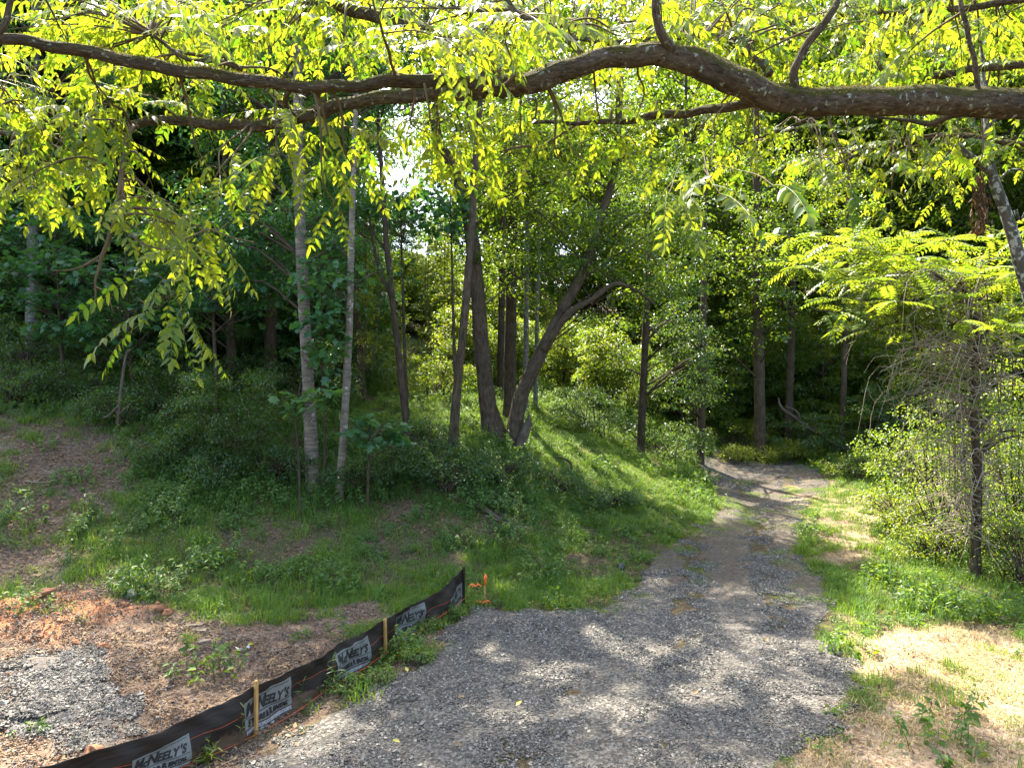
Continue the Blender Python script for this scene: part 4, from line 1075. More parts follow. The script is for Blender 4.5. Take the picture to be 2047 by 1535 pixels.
limb('limb', [(1090, 158, 4.9, 34), (1000, 178, 5.0, 32), (900, 186, 5.1, 30), (780, 195, 5.2, 27), (690, 208, 5.3, 25), (600, 236, 5.4, 24), (500, 251, 5.45, 22), (400, 246, 5.5, 20), (310, 240, 5.5, 19), (250, 254, 5.5, 15), (150, 252, 5.6, 12), (20, 266, 5.7, 9), (-120, 270, 5.8, 7)])
limb('branch', [(1520, 205, 5.0, 20), (1440, 216, 5.2, 19), (1380, 226, 5.4, 17), (1310, 231, 5.5, 16), (1250, 243, 5.6, 12), (1150, 246, 5.7, 9), (1050, 245, 5.8, 7)], sides=12)
limb('branch', [(1345, 105, 4.75, 19), (1325, 75, 4.7, 18), (1311, 25, 4.65, 17), (1316, -40, 4.6, 15)], sides=12)
limb('branch', [(1590, 190, 4.85, 19), (1588, 140, 4.8, 17), (1615, 88, 4.75, 16), (1660, 30, 4.7, 15), (1690, -40, 4.7, 13)], sides=12)
limb('branch', [(1955, 185, 4.9, 11), (1946, 110, 4.85, 10), (1926, 35, 4.8, 9), (1915, -40, 4.8, 8)], sides=10)
limb('branch', [(640, -30, 5.4, 26), (690, 14, 5.5, 26), (760, 38, 5.6, 24), (840, 60, 5.7, 20), (920, 95, 5.8, 18), (990, 140, 5.9, 16)], sides=12)
limb('branch', [(1165, 112, 4.85, 16), (1130, 72, 5.0, 15), (1090, 50, 5.1, 13), (1030, 22, 5.2, 10), (1000, -30, 5.3, 8)], sides=10)
limb('branch', [(1540, 150, 5.6, 16), (1500, 100, 5.7, 15), (1440, 75, 5.8, 13), (1340, 76, 5.9, 11), (1210, 85, 6.0, 9), (1100, 70, 6, 6)], sides=10)
limb('branch', [(2100, 228, 5.0, 22), (1990, 228, 5.1, 17), (1905, 230, 5.2, 15), (1860, 247, 5.3, 12), (1800, 240, 5.4, 7), (1740, 232, 5.4, 4)], sides=10)
limb('branch', [(262, 252, 5.4, 12), (246, 320, 5.2, 11), (238, 400, 5.1, 10), (226, 455, 5.0, 9), (205, 510, 5.0, 7), (192, 560, 5.0, 4), (190, 628, 5.0, 2.5)], 'twig_bark', sides=8, rough=.09)
limb('branch', [(2300, 140, 6.6, 20), (2050, 130, 7, 17), (1880, 150, 7.4, 14), (1720, 200, 7.8, 11), (1590, 250, 8.1, 8), (1480, 290, 8.3, 5)], sides=9)
limb('branch', [(2250, 300, 7, 14), (2050, 290, 7.6, 11), (1900, 270, 8.2, 9), (1760, 290, 8.6, 7), (1650, 340, 8.8, 4)], sides=9)
limb('branch', [(2200, -30, 7, 16), (1900, 20, 7.8, 13), (1640, 30, 8.4, 10), (1400, 30, 8.6, 7), (1200, 50, 8.6, 4)], sides=9)
limb('branch', [(-60, 120, 4.2, 14), (0, 60, 4.2, 14), (22, 0, 4.2, 12), (30, -60, 4.2, 10)], sides=10)
limb('branch', [(790, 160, 4.6, 7), (776, 100, 4.3, 6), (756, 40, 4.1, 5), (740, -20, 4.0, 4)], 'twig_bark', sides=8)
limb('branch', [(480, 140, 5.2, 12), (440, 122, 5.3, 11), (380, 120, 5.4, 9), (300, 70, 5.5, 6)], sides=8)
limb('branch', [(590, 165, 4.9, 11), (570, 205, 5.1, 11), (590, 238, 5.35, 12)], sides=8)
for pts in ([(245, 460, 5, 5), (300, 492, 4.9, 4), (370, 500, 4.9, 3)], [(205, 510, 5, 5), (160, 535, 5, 3.5), (105, 540, 5, 2)], [(190, 575, 5, 3), (215, 590, 5, 2.5), (228, 625, 5, 1.5)], [(370, 480, 4.6, 3), (410, 462, 4.6, 3), (440, 458, 4.6, 2.6), (457, 442, 4.6, 1.6)],
            [(425, 463, 4.7, 3), (460, 474, 4.7, 2.8), (512, 484, 4.7, 1.8)], [(1475, 190, 4.7, 3), (1430, 235, 4.7, 3), (1428, 280, 4.7, 2.5), (1420, 330, 4.6, 2)], [(1020, 165, 4.6, 6), (1030, 148, 4.5, 5), (1012, 168, 4.5, 5), (990, 172, 4.5, 3)],
            [(275, 598, 4.6, 2.5), (290, 608, 4.6, 2.5), (315, 615, 4.6, 2)], [(1000, 305, 5.6, 6), (1050, 292, 5.7, 5), (1090, 290, 5.8, 5), (1150, 250, 5.8, 5)], [(1962, 225, 6, 3), (1965, 290, 6, 2.5), (1960, 330, 6, 2)]):
    limb('twig', pts, 'twig_bark', .08, 6, 40)
WA = np.vstack(WL)
# moss tufts on the tops of the main limbs
mb = MB()
n = 5200
big = np.vstack(WL[1:3]); k_ = rng.integers(0, len(big), n)
ok = (big[k_, 3] > .03); k_ = k_[ok]; n = len(k_)
th = rng.normal(math.pi / 2, .75, n)
nr = np.stack([np.zeros(n), np.cos(th), np.sin(th)], -1)
p = big[k_, :3] + nr * (big[k_, 3] * .99)[:, None] + np.stack([rng.uniform(-.03, .03, n), np.zeros(n), np.zeros(n)], -1)
mk = vnoise(p[:, 0], p[:, 1] * .3, 2.2) > .42; p, nr = p[mk], nr[mk]; n = len(p)
leaves(mb, p, nr + rdir(n) * .7, rdir(n), rng.uniform(.008, .026, n), .006, rng.random(n), .3)
M['moss'] = leaf_mat('moss', (.06, .06, .008), (.16, .14, .02), (.10, .09, .01), (.25, .2, .02), .3, .8, .1)
tag(mb.build('moss', M['moss'], wt), 'olive moss on the upper side of the limbs', kind='stuff')

def compound_leaf(seed, ln=.42, pairs=7):
    """one walnut leaf: arching stalk, leaflets in pairs, a leaflet at the tip; base at the origin, running along +X, drooping"""
    r2 = np.random.default_rng(seed); mb = MB(); tb = r2.choice([.25, .5, .55, .7, .8])
    t = np.linspace(0, 1, 9); dr = r2.uniform(.10, .45); sw = r2.normal(0, .10)
    ax = np.stack([t * ln, sw * ln * t * t, -dr * ln * t * t], -1)
    tube(mb, ax, np.linspace(.0032, .0014, 9), 4, tint=.75, cap=False)
    ps, ds, ns, Ls, ts = [], [], [], [], []
    for i in range(pairs):
        u = .24 + .72 * i / (pairs - 1); q = np.array([np.interp(u, t, ax[:, j]) for j in range(3)])
        tg = unit(np.array([1, 2 * sw * u, -2 * dr * u]))
        L = .098 * (1 - 1.0 * (u - .6) ** 2 * 1.6) * r2.uniform(.7, 1.15) * ln / .42
        for s_ in (-1, 1):
            if r2.random() < .08: continue
            side = np.array([0, s_, 0]); dd = side * r2.uniform(.75, .95) + tg * r2.uniform(.45, .75) + [0, 0, -r2.uniform(.15, .75)]
            ps.append(q); ds.append(dd); ns.append(np.array([0, s_ * -.5, 1]) + r2.normal(0, .22, 3)); Ls.append(L); ts.append(np.clip(r2.normal(tb, .17), 0, 1))
    ps.append(ax[-1]); ds.append(unit(ax[-1] - ax[-2])); ns.append(np.array([0, 0, 1.]) + r2.normal(0, .2, 3)); Ls.append(.085); ts.append(.5)
    Ls = np.array(Ls)
    leaves(mb, np.array(ps), np.array(ds), np.array(ns), Ls, Ls * .43, np.array(ts), .16, .10, fine=True)
    return mb
CL = [compound_leaf(100 + i, *q) for i, q in enumerate([(.42, 7), (.36, 6), (.46, 8), (.40, 7), (.34, 6), (.44, 8), (.38, 7), (.30, 5), (.41, 7), (.37, 6), (.48, 9), (.33, 6), (.43, 8), (.28, 5)])]
CLM = [c.mesh('compound_leaf', M['walnut_leaf']) for c in CL]
SPR = [  # px, py, rx, ry, leaves, near, far : where the foliage hangs
    (90, 40, 130, 60, 40, 4.6, 7), (280, 50, 130, 60, 40, 4.6, 7), (470, 50, 120, 55, 36, 4.6, 7), (650, 50, 110, 55, 30, 4.6, 7), (830, 60, 100, 55, 26, 4.2, 6.5), (960, 60, 90, 55, 26, 3.2, 6.5), (1120, 45, 100, 45, 34, 4.8, 8), (1270, 40, 90, 45, 34, 5, 8.5),
    (1430, 45, 100, 50, 44, 5, 9), (1620, 60, 120, 70, 44, 5, 9), (1820, 80, 120, 75, 46, 5, 9), (1990, 80, 90, 80, 36, 5, 9), (1500, 110, 80, 50, 20, 6, 9), (1750, 140, 100, 40, 24, 6, 9), (1930, 150, 90, 40, 20, 6, 9),
    (1250, -35, 330, 25, 46, 5.5, 8), (550, -35, 400, 25, 30, 5, 7), (1750, -35, 260, 25, 26, 5.5, 8), (1180, 0, 120, 25, 28, 6, 9), (1420, 0, 140, 25, 34, 6, 9), (1000, 0, 120, 20, 20, 6, 8.5), (1650, 0, 140, 25, 26, 6, 9), (60, 180, 80, 80, 38, 4.8, 6.6), (150, 290, 110, 60, 36, 4.8, 6.4), (50, 350, 60, 50, 14, 4.8, 6), (290, 190, 110, 45, 26, 4.8, 6.6), (280, 380, 60, 60, 20, 4.8, 5.5), (350, 480, 40, 55, 16, 4.7, 5.3),
    (370, 570, 38, 40, 10, 4.6, 5.0), (400, 320, 45, 35, 8, 4.8, 5.5), (530, 300, 55, 18, 10, 4.8, 5.4), (650, 340, 50, 40, 16, 4.7, 5.3), (590, 200, 70, 35, 14, 5.0, 6.6), (720, 250, 60, 25, 10, 4.8, 6),
    (830, 225, 40, 35, 10, 4.2, 5), (925, 260, 60, 60, 28, 4.8, 5.6), (1010, 230, 50, 30, 8, 5, 6), (1150, 220, 75, 40, 18, 5, 6.4), (1140, 290, 32, 36, 8, 4.8, 5.4), (1270, 190, 70, 35, 14, 5, 6.6),
    (1330, 380, 60, 25, 5, 3.4, 3.9), (1470, 365, 60, 22, 6, 3.4, 3.9), (1440, 250, 70, 35, 14, 6, 8.5), (1590, 280, 80, 45, 30, 6.5, 9), (1740, 290, 90, 55, 32, 6.5, 9.5), (1680, 375, 50, 35, 14, 6.5, 8.5), (1880, 290, 80, 55, 26, 6.5, 9.5), (2010, 290, 60, 60, 18, 6.5, 9), (1840, 370, 70, 40, 14, 7, 9.5)]
tw = MB(); inst = []
for px, py, rx, ry, n, y0, y1 in SPR:
    left = int(n * (1.8 if py < 120 else 1.5 if px < 420 and py < 320 else 1.25 if px < 420 else .95 if px < 1380 else 1.2))
    while left > 0:
        Y = rng.uniform(y0, y1)
        c = P(px + rx * rng.uniform(-1, 1), py + ry * rng.uniform(-1, .7), Y)
        dd = np.linalg.norm(WA[:, :3] - c, axis=1) + 1.2 * np.maximum(0, c[2] - WA[:, 2] + .05)
        a_ = WA[np.argmin(dd)]
        m_ = int(min(left, rng.integers(3, 7)))
        away = unit((c - a_[:3]) * [1, 1, .2] + rng.normal(0, .2, 3)); 
        e_ = c + away * .22 + [0, 0, -.08]
        pth = spline([a_[:3], a_[:3] * .5 + c * .5 + [0, 0, .06] + rng.normal(0, .04, 3), c, e_], 14)
        tube(tw, pth, np.linspace(min(.011, a_[3] * .7), .0028, 14), 5, cap=False, tint=.5)
        for q in range(m_):
            i_ = 13 - int(q * 10 / max(m_, 4))
            o_ = pth[i_]; tg = unit(pth[min(13, i_ + 1)] - pth[i_ - 1])
            az = math.atan2(tg[1], tg[0]) + (0 if q == 0 else (1 if q % 2 else -1) * rng.uniform(.5, 1.4))
            inst.append((o_, az, rng.uniform(-.15, .65) if py < 290 or px > 1400 else rng.uniform(.15, .95), rng.normal(0, .3), rng.uniform(.78, 1.1)))
        left -= m_
tag(tw.build('twigs', M['twig_bark'], wt), 'thin leaf-bearing twigs of the walnut', kind='stuff')
from mathutils import Matrix, Euler
order = sorted(range(len(inst)), key=lambda i: inst[i][0][1])
rest, n_single = MB(), 0
for i in order:
    o_, az, pitch, roll, s_ = inst[i]
    mat = Matrix.Translation(Vector(o_)) @ (Matrix.Rotation(az, 4, 'Z') @ Matrix.Rotation(pitch, 4, 'Y') @ Matrix.Rotation(roll, 4, 'X')) @ Matrix.Scale(s_, 4)
    v_ = int(rng.integers(0, len(CL)))
    scr = (CX + o_[0] / o_[1] * F, CY - (o_[2] - H) / o_[1] * F)
    if n_single < 300 and -60 < scr[0] < 2110 and scr[1] > -80:          # the 300 that show largest are leaves of their own
        n_single += 1
        o = bpy.data.objects.new('compound_leaf', CLM[v_]); COL.objects.link(o)
        o.parent = wt
        o.matrix_local = Matrix.Translation(-wt.location) @ mat
    else:
        A_ = np.array(mat); src = CL[v_]
        V = np.concatenate(src.v) @ A_[:3, :3].T + A_[:3, 3]
        rest.add(V, np.concatenate(src.q), np.concatenate(src.tr), np.clip(np.concatenate(src.t) + rng.normal(0, .22), 0, 1))
tag(rest.build('foliage', M['walnut_leaf'], wt), 'feather leaves of the walnut further back', kind='stuff')
# one round green walnut
c = P(160, 288, 4.6); mb = MB()
th, ph = np.meshgrid(np.linspace(0, math.pi, 9), np.linspace(0, 2 * math.pi, 12, endpoint=False), indexing='ij')
V = c + .024 * np.stack([np.sin(th) * np.cos(ph), np.sin(th) * np.sin(ph), 1.08 * np.cos(th)], -1).reshape(-1, 3)
i, j = np.meshgrid(np.arange(8), np.arange(12), indexing='ij'); q = np.stack([i * 12 + j, (i + 1) * 12 + j, (i + 1) * 12 + (j + 1) % 12, i * 12 + (j + 1) % 12], -1).reshape(-1, 4)
mb.add(V, q, tint=.6); mb.build('walnut_fruit', M['walnut_leaf'], wt)

# ------------------------------------------------------------------ silt fence
def plain(name, c, rough=.7, var=.25, scale=8, spec=.25, stretch=None):
    k = N(name); tc = k.n('ShaderNodeTexCoord').outputs['Object']
    if stretch: tc = k.mapped(tc, *stretch)
    f = k.noise(tc, scale, 5, .6)
    k.l(k.ramp(f, [(.3, tuple(x * (1 - var) for x in c)), (.7, tuple(min(1, x * (1 + var)) for x in c))]), k.p.inputs['Base Color'])
    k.p.inputs['Roughness'].default_value = rough; k.p.inputs['Specular IOR Level'].default_value = spec
    k.bump(f, .3, .004)
    return k.m
M['fabric'] = plain('silt_fabric', (.017, .012, .008), .75, .45, 5, .18, (1, 1, 9))
M['stake'] = plain('stake_wood', (.40, .22, .07), .7, .35, 6, .2, (14, 14, 1.5))
M['print_grey'] = plain('print_grey', (.14, .14, .125), .6, .18, 9)
M['print_black'] = plain('print_black', (.018, .017, .016), .6, .2)
M['print_white'] = plain('print_white', (.24, .24, .24), .6, .2, 9)
M['orange'] = plain('orange_ribbon', (.80, .13, .015), .45, .12, 12, .4)
M['cord'] = plain('orange_cord', (.62, .10, .03), .6, .2, 30)

kf = N('silt_fabric'); tcf = kf.n('ShaderNodeTexCoord').outputs['Object']
wv_ = kf.noise(kf.mapped(tcf, 3, 3, 30), 1.0, 5, .6); spl = kf.noise(tcf, 6, 6, .65)
mudf = kf.ramp(kf.math('ADD', kf.attr('tint').outputs['Fac'], kf.math('MULTIPLY', spl, -.62)), [(0, (1, 1, 1)), (.03, (0, 0, 0))])
for n_ in [x_ for x_ in kf.t.nodes if x_.bl_idname == 'ShaderNodeValToRGB'][-1:]:
    n_.color_ramp.elements[0].position = .0; n_.color_ramp.elements[1].position = .09
mf_ = kf.math('MULTIPLY', mudf, .4)
kf.l(kf.mix(mf_, kf.ramp(wv_, [(.3, (.011, .008, .006)), (.7, (.030, .021, .014))]), (.16, .09, .05)), kf.p.inputs['Base Color'])
kf.p.inputs['Roughness'].default_value = .7; kf.p.inputs['Specular IOR Level'].default_value = .22
kf.bump(wv_, .5, .01)
M['fabric'] = kf.m
FP = np.array([G(a_, b_)[:2] for a_, b_ in [(380, 1535), (508, 1472), (640, 1392), (767, 1312), (850, 1262), (925, 1212)]])
d0 = unit(FP[0] - FP[1])
FP = np.vstack([FP[0] + d0 * 3.2 + [-.3, 0], FP])
FS = spline(np.c_[FP, np.zeros(len(FP))], 400)[:, :2]
FL = np.r_[0, np.cumsum(np.linalg.norm(np.diff(FS, axis=0), axis=1))]
FT = FL[-1]
def fxy(s): return np.stack([np.interp(s, FL, FS[:, 0]), np.interp(s, FL, FS[:, 1])], -1)
def fnor(s):
    t_ = unit(fxy(np.minimum(s + .03, FT)) - fxy(np.maximum(s - .03, 0))); return np.stack([t_[..., 1], -t_[..., 0]], -1)
def s_at(px):
    q = fxy(np.linspace(0, FT, 2000)); return float(np.interp(px, CX + q[:, 0] / q[:, 1] * F, np.linspace(0, FT, 2000)))
POST = [s_at(508) - 2.9, s_at(508), s_at(767), FT - .02]
def fh(s):
    h_ = np.interp(s, [0, POST[1], POST[2], FT - .6, FT], [.66, .66, .62, .70, .80])
    for a_, b_ in zip(POST[:-1], POST[1:]):
        u = np.clip((s - a_) / (b_ - a_), 0, 1); h_ = h_ - .05 * np.sin(u * math.pi) * ((s >= a_) & (s <= b_))
    return h_
def fpt(s, v, off=0.0):
    """point on the fabric: s metres along, v 0..1 up, off metres towards the drive"""
    s, v = np.asarray(s, float), np.asarray(v, float)
    xy, nr = fxy(s), fnor(s)
    bul = .05 * np.sin(v * math.pi) * np.sin(s * 2.1 + .5) + .026 * np.sin(s * 9 + v * 5 + 1.5 * np.sin(s * 2.3)) * v * (1 - v) * 4 + .016 * np.sin(s * 5.3 - v * 9) + .010 * np.sin(s * 17 + v * 14 + 2 * np.sin(s * 3.1)) * v + .05 * (1 - v) ** 2
    for q in POST: bul = bul * (1 - .85 * np.exp(-((s - q) / .12) ** 2))
    xy = xy + nr * (bul + off)[..., None]
    z = ground(fxy(s)[..., 0], fxy(s)[..., 1]) - .05 + v * (fh(s) + .05)
    return np.concatenate([xy, z[..., None]], -1)
b0 = fxy(np.array(POST[1]))
fence = thing('silt_fence', 'sagging black silt fence with printed panels beside the gravel driveway', 'fence', (b0[0], b0[1], gz(*b0)))
ns_, nv_ = 640, 30
ss, vv = np.meshgrid(np.linspace(0, FT, ns_), np.linspace(0, 1, nv_), indexing='ij')
def sheet(mb, ss, vv, off, m=0, thick=.003):
    A_, B_ = fpt(ss, vv, off), fpt(ss, vv, off - thick)
    n0, n1 = ss.shape
    i, j = np.meshgrid(np.arange(n0 - 1), np.arange(n1 - 1), indexing='ij')
    q = np.stack([i * n1 + j, (i + 1) * n1 + j, (i + 1) * n1 + j + 1, i * n1 + j + 1], -1).reshape(-1, 4)
    mb.add(A_, q, tint=vv.ravel(), m=m); mb.add(B_, q[:, ::-1], tint=vv.ravel(), m=m)
    K = n0 * n1
    rim = np.concatenate([np.arange(n1 - 1) * 0 + 0])
    top = np.stack([np.arange(n0 - 1) * n1 + n1 - 1, (np.arange(n0 - 1) + 1) * n1 + n1 - 1], -1)
    mb.q.append(np.c_[top[:, 0], top[:, 1], top[:, 1] + K, top[:, 0] + K] + mb.n - 2 * K); mb.qm.append(np.full(len(top), m))
mb = MB(); sheet(mb, ss, vv, 0.0)
fab = mb.build('fabric', M['fabric'], fence)
for q, s_ in enumerate(POST):
    p = fpt(np.array(s_), np.array(.0), .028); hh = float(fh(np.array(s_))) + (.05 if q < 3 else .03)
    g_ = float(relief(p[0], p[1]))
    tg = np.r_[fxy(np.array(min(s_ + .02, FT))) - fxy(np.array(s_ - .02)), 0]; tg = unit(tg)
    nr = np.array([tg[1], -tg[0], 0])
    c = np.array([p[0], p[1], g_])
    wv = .021
    V = []
    for z_, jx in ((-.3, 0), (hh - .012, .002), (hh, -.004)):
        k_ = wv + jx * (1 if z_ > hh - .005 else 0)
        for a_, b_ in ((-1, -1), (1, -1), (1, 1), (-1, 1)):
            V.append(c + tg * a_ * k_ + nr * b_ * k_ + [(.006 if q % 2 else -.01) * z_, 0, z_])
    V = np.array(V)
    Q = [[0, 3, 2, 1], [8, 9, 10, 11]] + [[r_ * 4 + i, r_ * 4 + (i + 1) % 4, (r_ + 1) * 4 + (i + 1) % 4, (r_ + 1) * 4 + i] for r_ in (0, 1) for i in range(4)]
    mb = MB(); mb.add(V, Q)
    o = mb.build('stake', M['stake'] if q < 3 else M['fabric'], fence, False)
    if q == 3: o['label'] = 'end stake wrapped in the black fabric'
# orange cord along the fence foot, second thread higher on the cloth
for v0, v1, lab in ((.14, .30, 'orange cord stretched low along the fence'), (.62, .60, 'thin orange seam thread near the top of the fabric')):
    sv = np.linspace(0, FT, 160); vq = np.interp(sv, [0, POST[1], POST[2], FT], [v0, v0, (v0 + v1) / 2, v1])
    if v0 > .5:
        pth = fpt(sv, vq, .001)
    else:
        an = np.array([0] + POST[1:]); ap = fpt(an, np.interp(an, [0, POST[1], POST[2], FT], [v0, v0, (v0 + v1) / 2, v1]), .066)
        pth = np.stack([np.interp(sv, an, ap[:, i]) for i in range(3)], -1)
        pth[:, :2] += fnor(sv) * (.05 * np.abs(np.sin(sv * 2.1 + .5)))[:, None]
        pth[:, 2] -= .012 * np.abs(np.sin(sv * 1.1))
    mb = MB(); tube(mb, pth, 0.0018 if v0 > .5 else .0042, 5); o = mb.build('cord' if v0 < .5 else 'seam', M['cord'], fence); o['label'] = lab

def glyphs(text, size, bold=.012):
    cu = bpy.data.curves.new('lettering', 'FONT'); cu.body = text; cu.size = size; cu.offset = bold; cu.resolution_u = 3
    ob = bpy.data.objects.new('lettering', cu); COL.objects.link(ob)
    bpy.context.view_layer.update()
    me = bpy.data.meshes.new_from_object(ob.evaluated_get(bpy.context.evaluated_depsgraph_get()))
    V = np.empty(len(me.vertices) * 3); me.vertices.foreach_get('co', V); V = V.reshape(-1, 3)[:, :2]
    me.calc_loop_triangles(); T = np.empty(len(me.loop_triangles) * 3, int); me.loop_triangles.foreach_get('vertices', T)
    bpy.data.objects.remove(ob); bpy.data.meshes.remove(me); bpy.data.curves.remove(cu)
    return V, T.reshape(-1, 3)
def line_of(parts, width, gap=.012):
    """words in big and small capitals, fitted to a width; returns points and triangles with the origin bottom left"""
    Vs, Ts, x, n = [], [], 0, 0
    for tx, s_ in parts:
        V, T = glyphs(tx, s_); V = V - [V[:, 0].min(), 0]
        Vs.append(V + [x, 0]); Ts.append(T + n); n += len(V); x += V[:, 0].max() + gap
    V = np.vstack(Vs); k_ = width / V[:, 0].max()
    return V * [k_, 1], np.vstack(Ts)
ART = []                                              # (points, triangles, material, offset) on a panel 1 wide
V, T = line_of([('M', .36), ('c', .27), ('N', .36), ('EELY', .27), ("'", .3), ('S', .27)], .88); ART.append((V @ np.array([[1, 0], [.22, 1]]) * [1, 1] + [.02, .245], T, 1))
V, T = line_of([('S', .17), ('TORE', .14), (' & ', .15), ('R', .17), ('ENTAL', .14)], .86); ART.append((V @ np.array([[1, 0], [.1, 1]]) + [.05, .04], T, 1))
V, T = line_of([('MCNEELYCOMPANIES.COM', .085)], .95); ART.append((V + [.02, -.095], T, 2))
V, T = line_of([('553-7', .17)], .42); ART.append((V + [.18, -.26], T, 2))
def bar(x0, x1, y0, y1, m, n=14, f=lambda x: 0 * x):
    x = np.linspace(x0, x1, n); V = np.vstack([np.c_[x, y0 + f(x)], np.c_[x, y1 + f(x)]]); T = []
    for i in range(n - 1): T += [[i, i + 1, n + i + 1], [i, n + i + 1, n + i]]
    return V, np.array(T), m
ART.append(bar(.03, .97, .195, .21, 1))
wave = lambda x: .035 * np.tanh((x - .5) * 14) - .02
ART.append(bar(.10, .94, .545, .558, 1, 20, wave))
def panel(s0, wid, n0=16, zs=.40, base=.30):
    """printed sign on the cloth: wid metres along from s0; base = height share of the panel foot"""
    mb = MB(); hs = float(fh(np.array(s0 + wid / 2)))
    sx = lambda x: s0 + x * wid
    vy = lambda y, x: base + (y * wid * .64) / hs
    n = 60
    x = np.linspace(0, 1, n); V = []; yt = .60 + wave(x)
    for f in np.linspace(0, 1, 16): V.append(np.c_[x, yt * f])
    V = np.vstack(V); Q = [[r_ * n + i, r_ * n + i + 1, (r_ + 1) * n + i + 1, (r_ + 1) * n + i] for r_ in range(15) for i in range(n - 1)]
    mb.add(fpt(sx(V[:, 0]), vy(V[:, 1], V[:, 0]), .005), Q, m=0)
    for A_, T, m in ART:
        ok = vy(A_[:, 1], 0).min() > .0
        if not ok: continue
        mb.add(fpt(sx(A_[:, 0]), vy(A_[:, 1], A_[:, 0]), .010), None, T, m=m)
    o = mb.build('printed_panel', [M['print_grey'], M['print_black'], M['print_white']], None)
    o.parent = fab; o.location = (0, 0, 0)
    return o
for x0, x1 in ((262, 376), (485, 584), (667, 734), (793, 848), (893, 932)):
    a_ = s_at(x0); b_ = s_at(x1) if x1 < 925 else FT - .03
    o = panel(a_, max(.35, b_ - a_))
    o['label'] = 'light grey printed panel with black capitals on the fabric'

# survey stake with ribbon, ribbon on the ground and a tied tail
b = G(969, 1206)
t = thing('survey_stake', 'thin wooden survey stake with orange ribbon past the end of the silt fence', 'stake', tuple(b))
mb = MB(); tube(mb, [b - [0, 0, .2], b + [.0, 0, .35], b + [.01, 0, .62]], .016, 4); mb.build('post', M['stake'], t, False)
mb = MB()
rb = b + [.01, 0, .0]
for i in range(5):
    z0 = rng.uniform(.52, .64); tube(mb, [rb + [rng.normal(0, .01), -.02, z0], rb + [rng.normal(0, .02), -.03, z0 - .05], rb + [rng.normal(0, .03), -.03, z0 - rng.uniform(.1, .2)]], [.022, .02, .012], 5)
mb.build('ribbon', M['orange'], t)
def ribbon(label, c, n, sp):
    mb = MB()
    for i in range(n):
        a_ = c + rng.normal(0, sp, 3) * [1, .6, .2]; e_ = a_ + rdir(1)[0] * [.14, .08, .05]
        pth = spline([a_, (a_ + e_) / 2 + [0, 0, .05], e_], 6); wv = np.array([0, .012, .008])
        V = np.vstack([pth - wv, pth + wv]); Q = [[j, j + 1, 7 + j, 6 + j] for j in range(5)]
        mb.add(V, Q)
    tag(mb.build('orange_ribbon', M['orange']), label, 'ribbon')
ribbon('crumpled orange ribbon on the ground at the foot of the survey stake', G(965, 1212) + [0, 0, .05], 11, .07)
b2 = G(938, 1200)
ribbon('orange ribbon tied to a bent pin between fence end and survey stake', P(947, 1172, b2[1]), 5, .025)
mb = MB(); tube(mb, spline([b2 - [0, 0, .1], b2 + [.0, 0, .3], P(947, 1173, b2[1])], 8), .007, 5); tag(mb.build('wire_pin', M['stake']), 'bent wooden pin holding a tied ribbon by the fence end', 'pin')

# ------------------------------------------------------------------ small things on the ground
def lump(name, label, cat, px, py, size, mat, sq=(1, 1, .6), n=9, group=None, sharp=.25):
    c = G(px, py); mb = MB()
    th, ph = np.meshgrid(np.linspace(0, math.pi, n), np.linspace(0, 2 * math.pi, n + 3, endpoint=False), indexing='ij')
    D = np.stack([np.sin(th) * np.cos(ph), np.sin(th) * np.sin(ph), np.cos(th)], -1).reshape(-1, 3)
    o_ = rng.random(3) * 30
    r_ = np.array([1 + sharp * (noise.noise(Vector(d * 1.6 + o_)) * 1.4 + .6 * noise.noise(Vector(d * 4 + o_))) for d in D])
    V = D * r_[:, None] * size * np.array(sq)
    a_ = rng.random() * 6.28; V = V @ np.array([[math.cos(a_), math.sin(a_), 0], [-math.sin(a_), math.cos(a_), 0], [0, 0, 1]])
    zc = relief(c[0], c[1]); V += [c[0], c[1], float(np.ravel(zc)[0]) + size * sq[2] * .35]
    m_ = n + 3; i, j = np.meshgrid(np.arange(n - 1), np.arange(m_), indexing='ij')
    mb.add(V, np.stack([i * m_ + j, (i + 1) * m_ + j, (i + 1) * m_ + (j + 1) % m_, i * m_ + (j + 1) % m_], -1).reshape(-1, 4), tint=.6)
    return tag(mb.build(name, mat, None, False), label, cat, group)
M['clay_rock'] = plain('clay_rock', (.22, .10, .048), .9, .35, 14)
M['grey_rock'] = plain('grey_rock', (.24, .22, .19), .9, .35, 14)
M['black_plastic'] = plain('black_plastic', (.012, .014, .018), .35, .3, 10, .5)
M['white_paper'] = plain('white_paper', (.75, .72, .74), .6, .08, 10)
lump('rock', 'red-brown rock at the lower left corner beside the silt fence', 'rock', 188, 1528, .13, M['clay_rock'], (1, .8, .9))
lump('rock', 'grey rock at the edge of the red clay', 'rock', 260, 1196, .14, M['grey_rock'], (1, .8, .7))
lump('clay_slab', 'tilted slab of orange clay on the bare bank', 'clay', 95, 1205, .17, M['clay_rock'], (1, .5, .4))
for q in ((120, 1255), (110, 1245), (80, 1285), (320, 1225), (335, 1230), (315, 1215), (250, 1218), (60, 1290), (205, 1300), (150, 1288)):
    lump('clay_clod', 'fist-sized clod of orange clay on the dug bank', 'clod', q[0], q[1], rng.uniform(.06, .12), M['clay_rock'], (1, .8, .7), 7, 'clods of dug clay')
lump('plastic_scrap', 'small black scrap of plastic in the grass at the track edge', 'scrap', 1241, 1136, .14, M['black_plastic'], (1, .7, .7), 7)
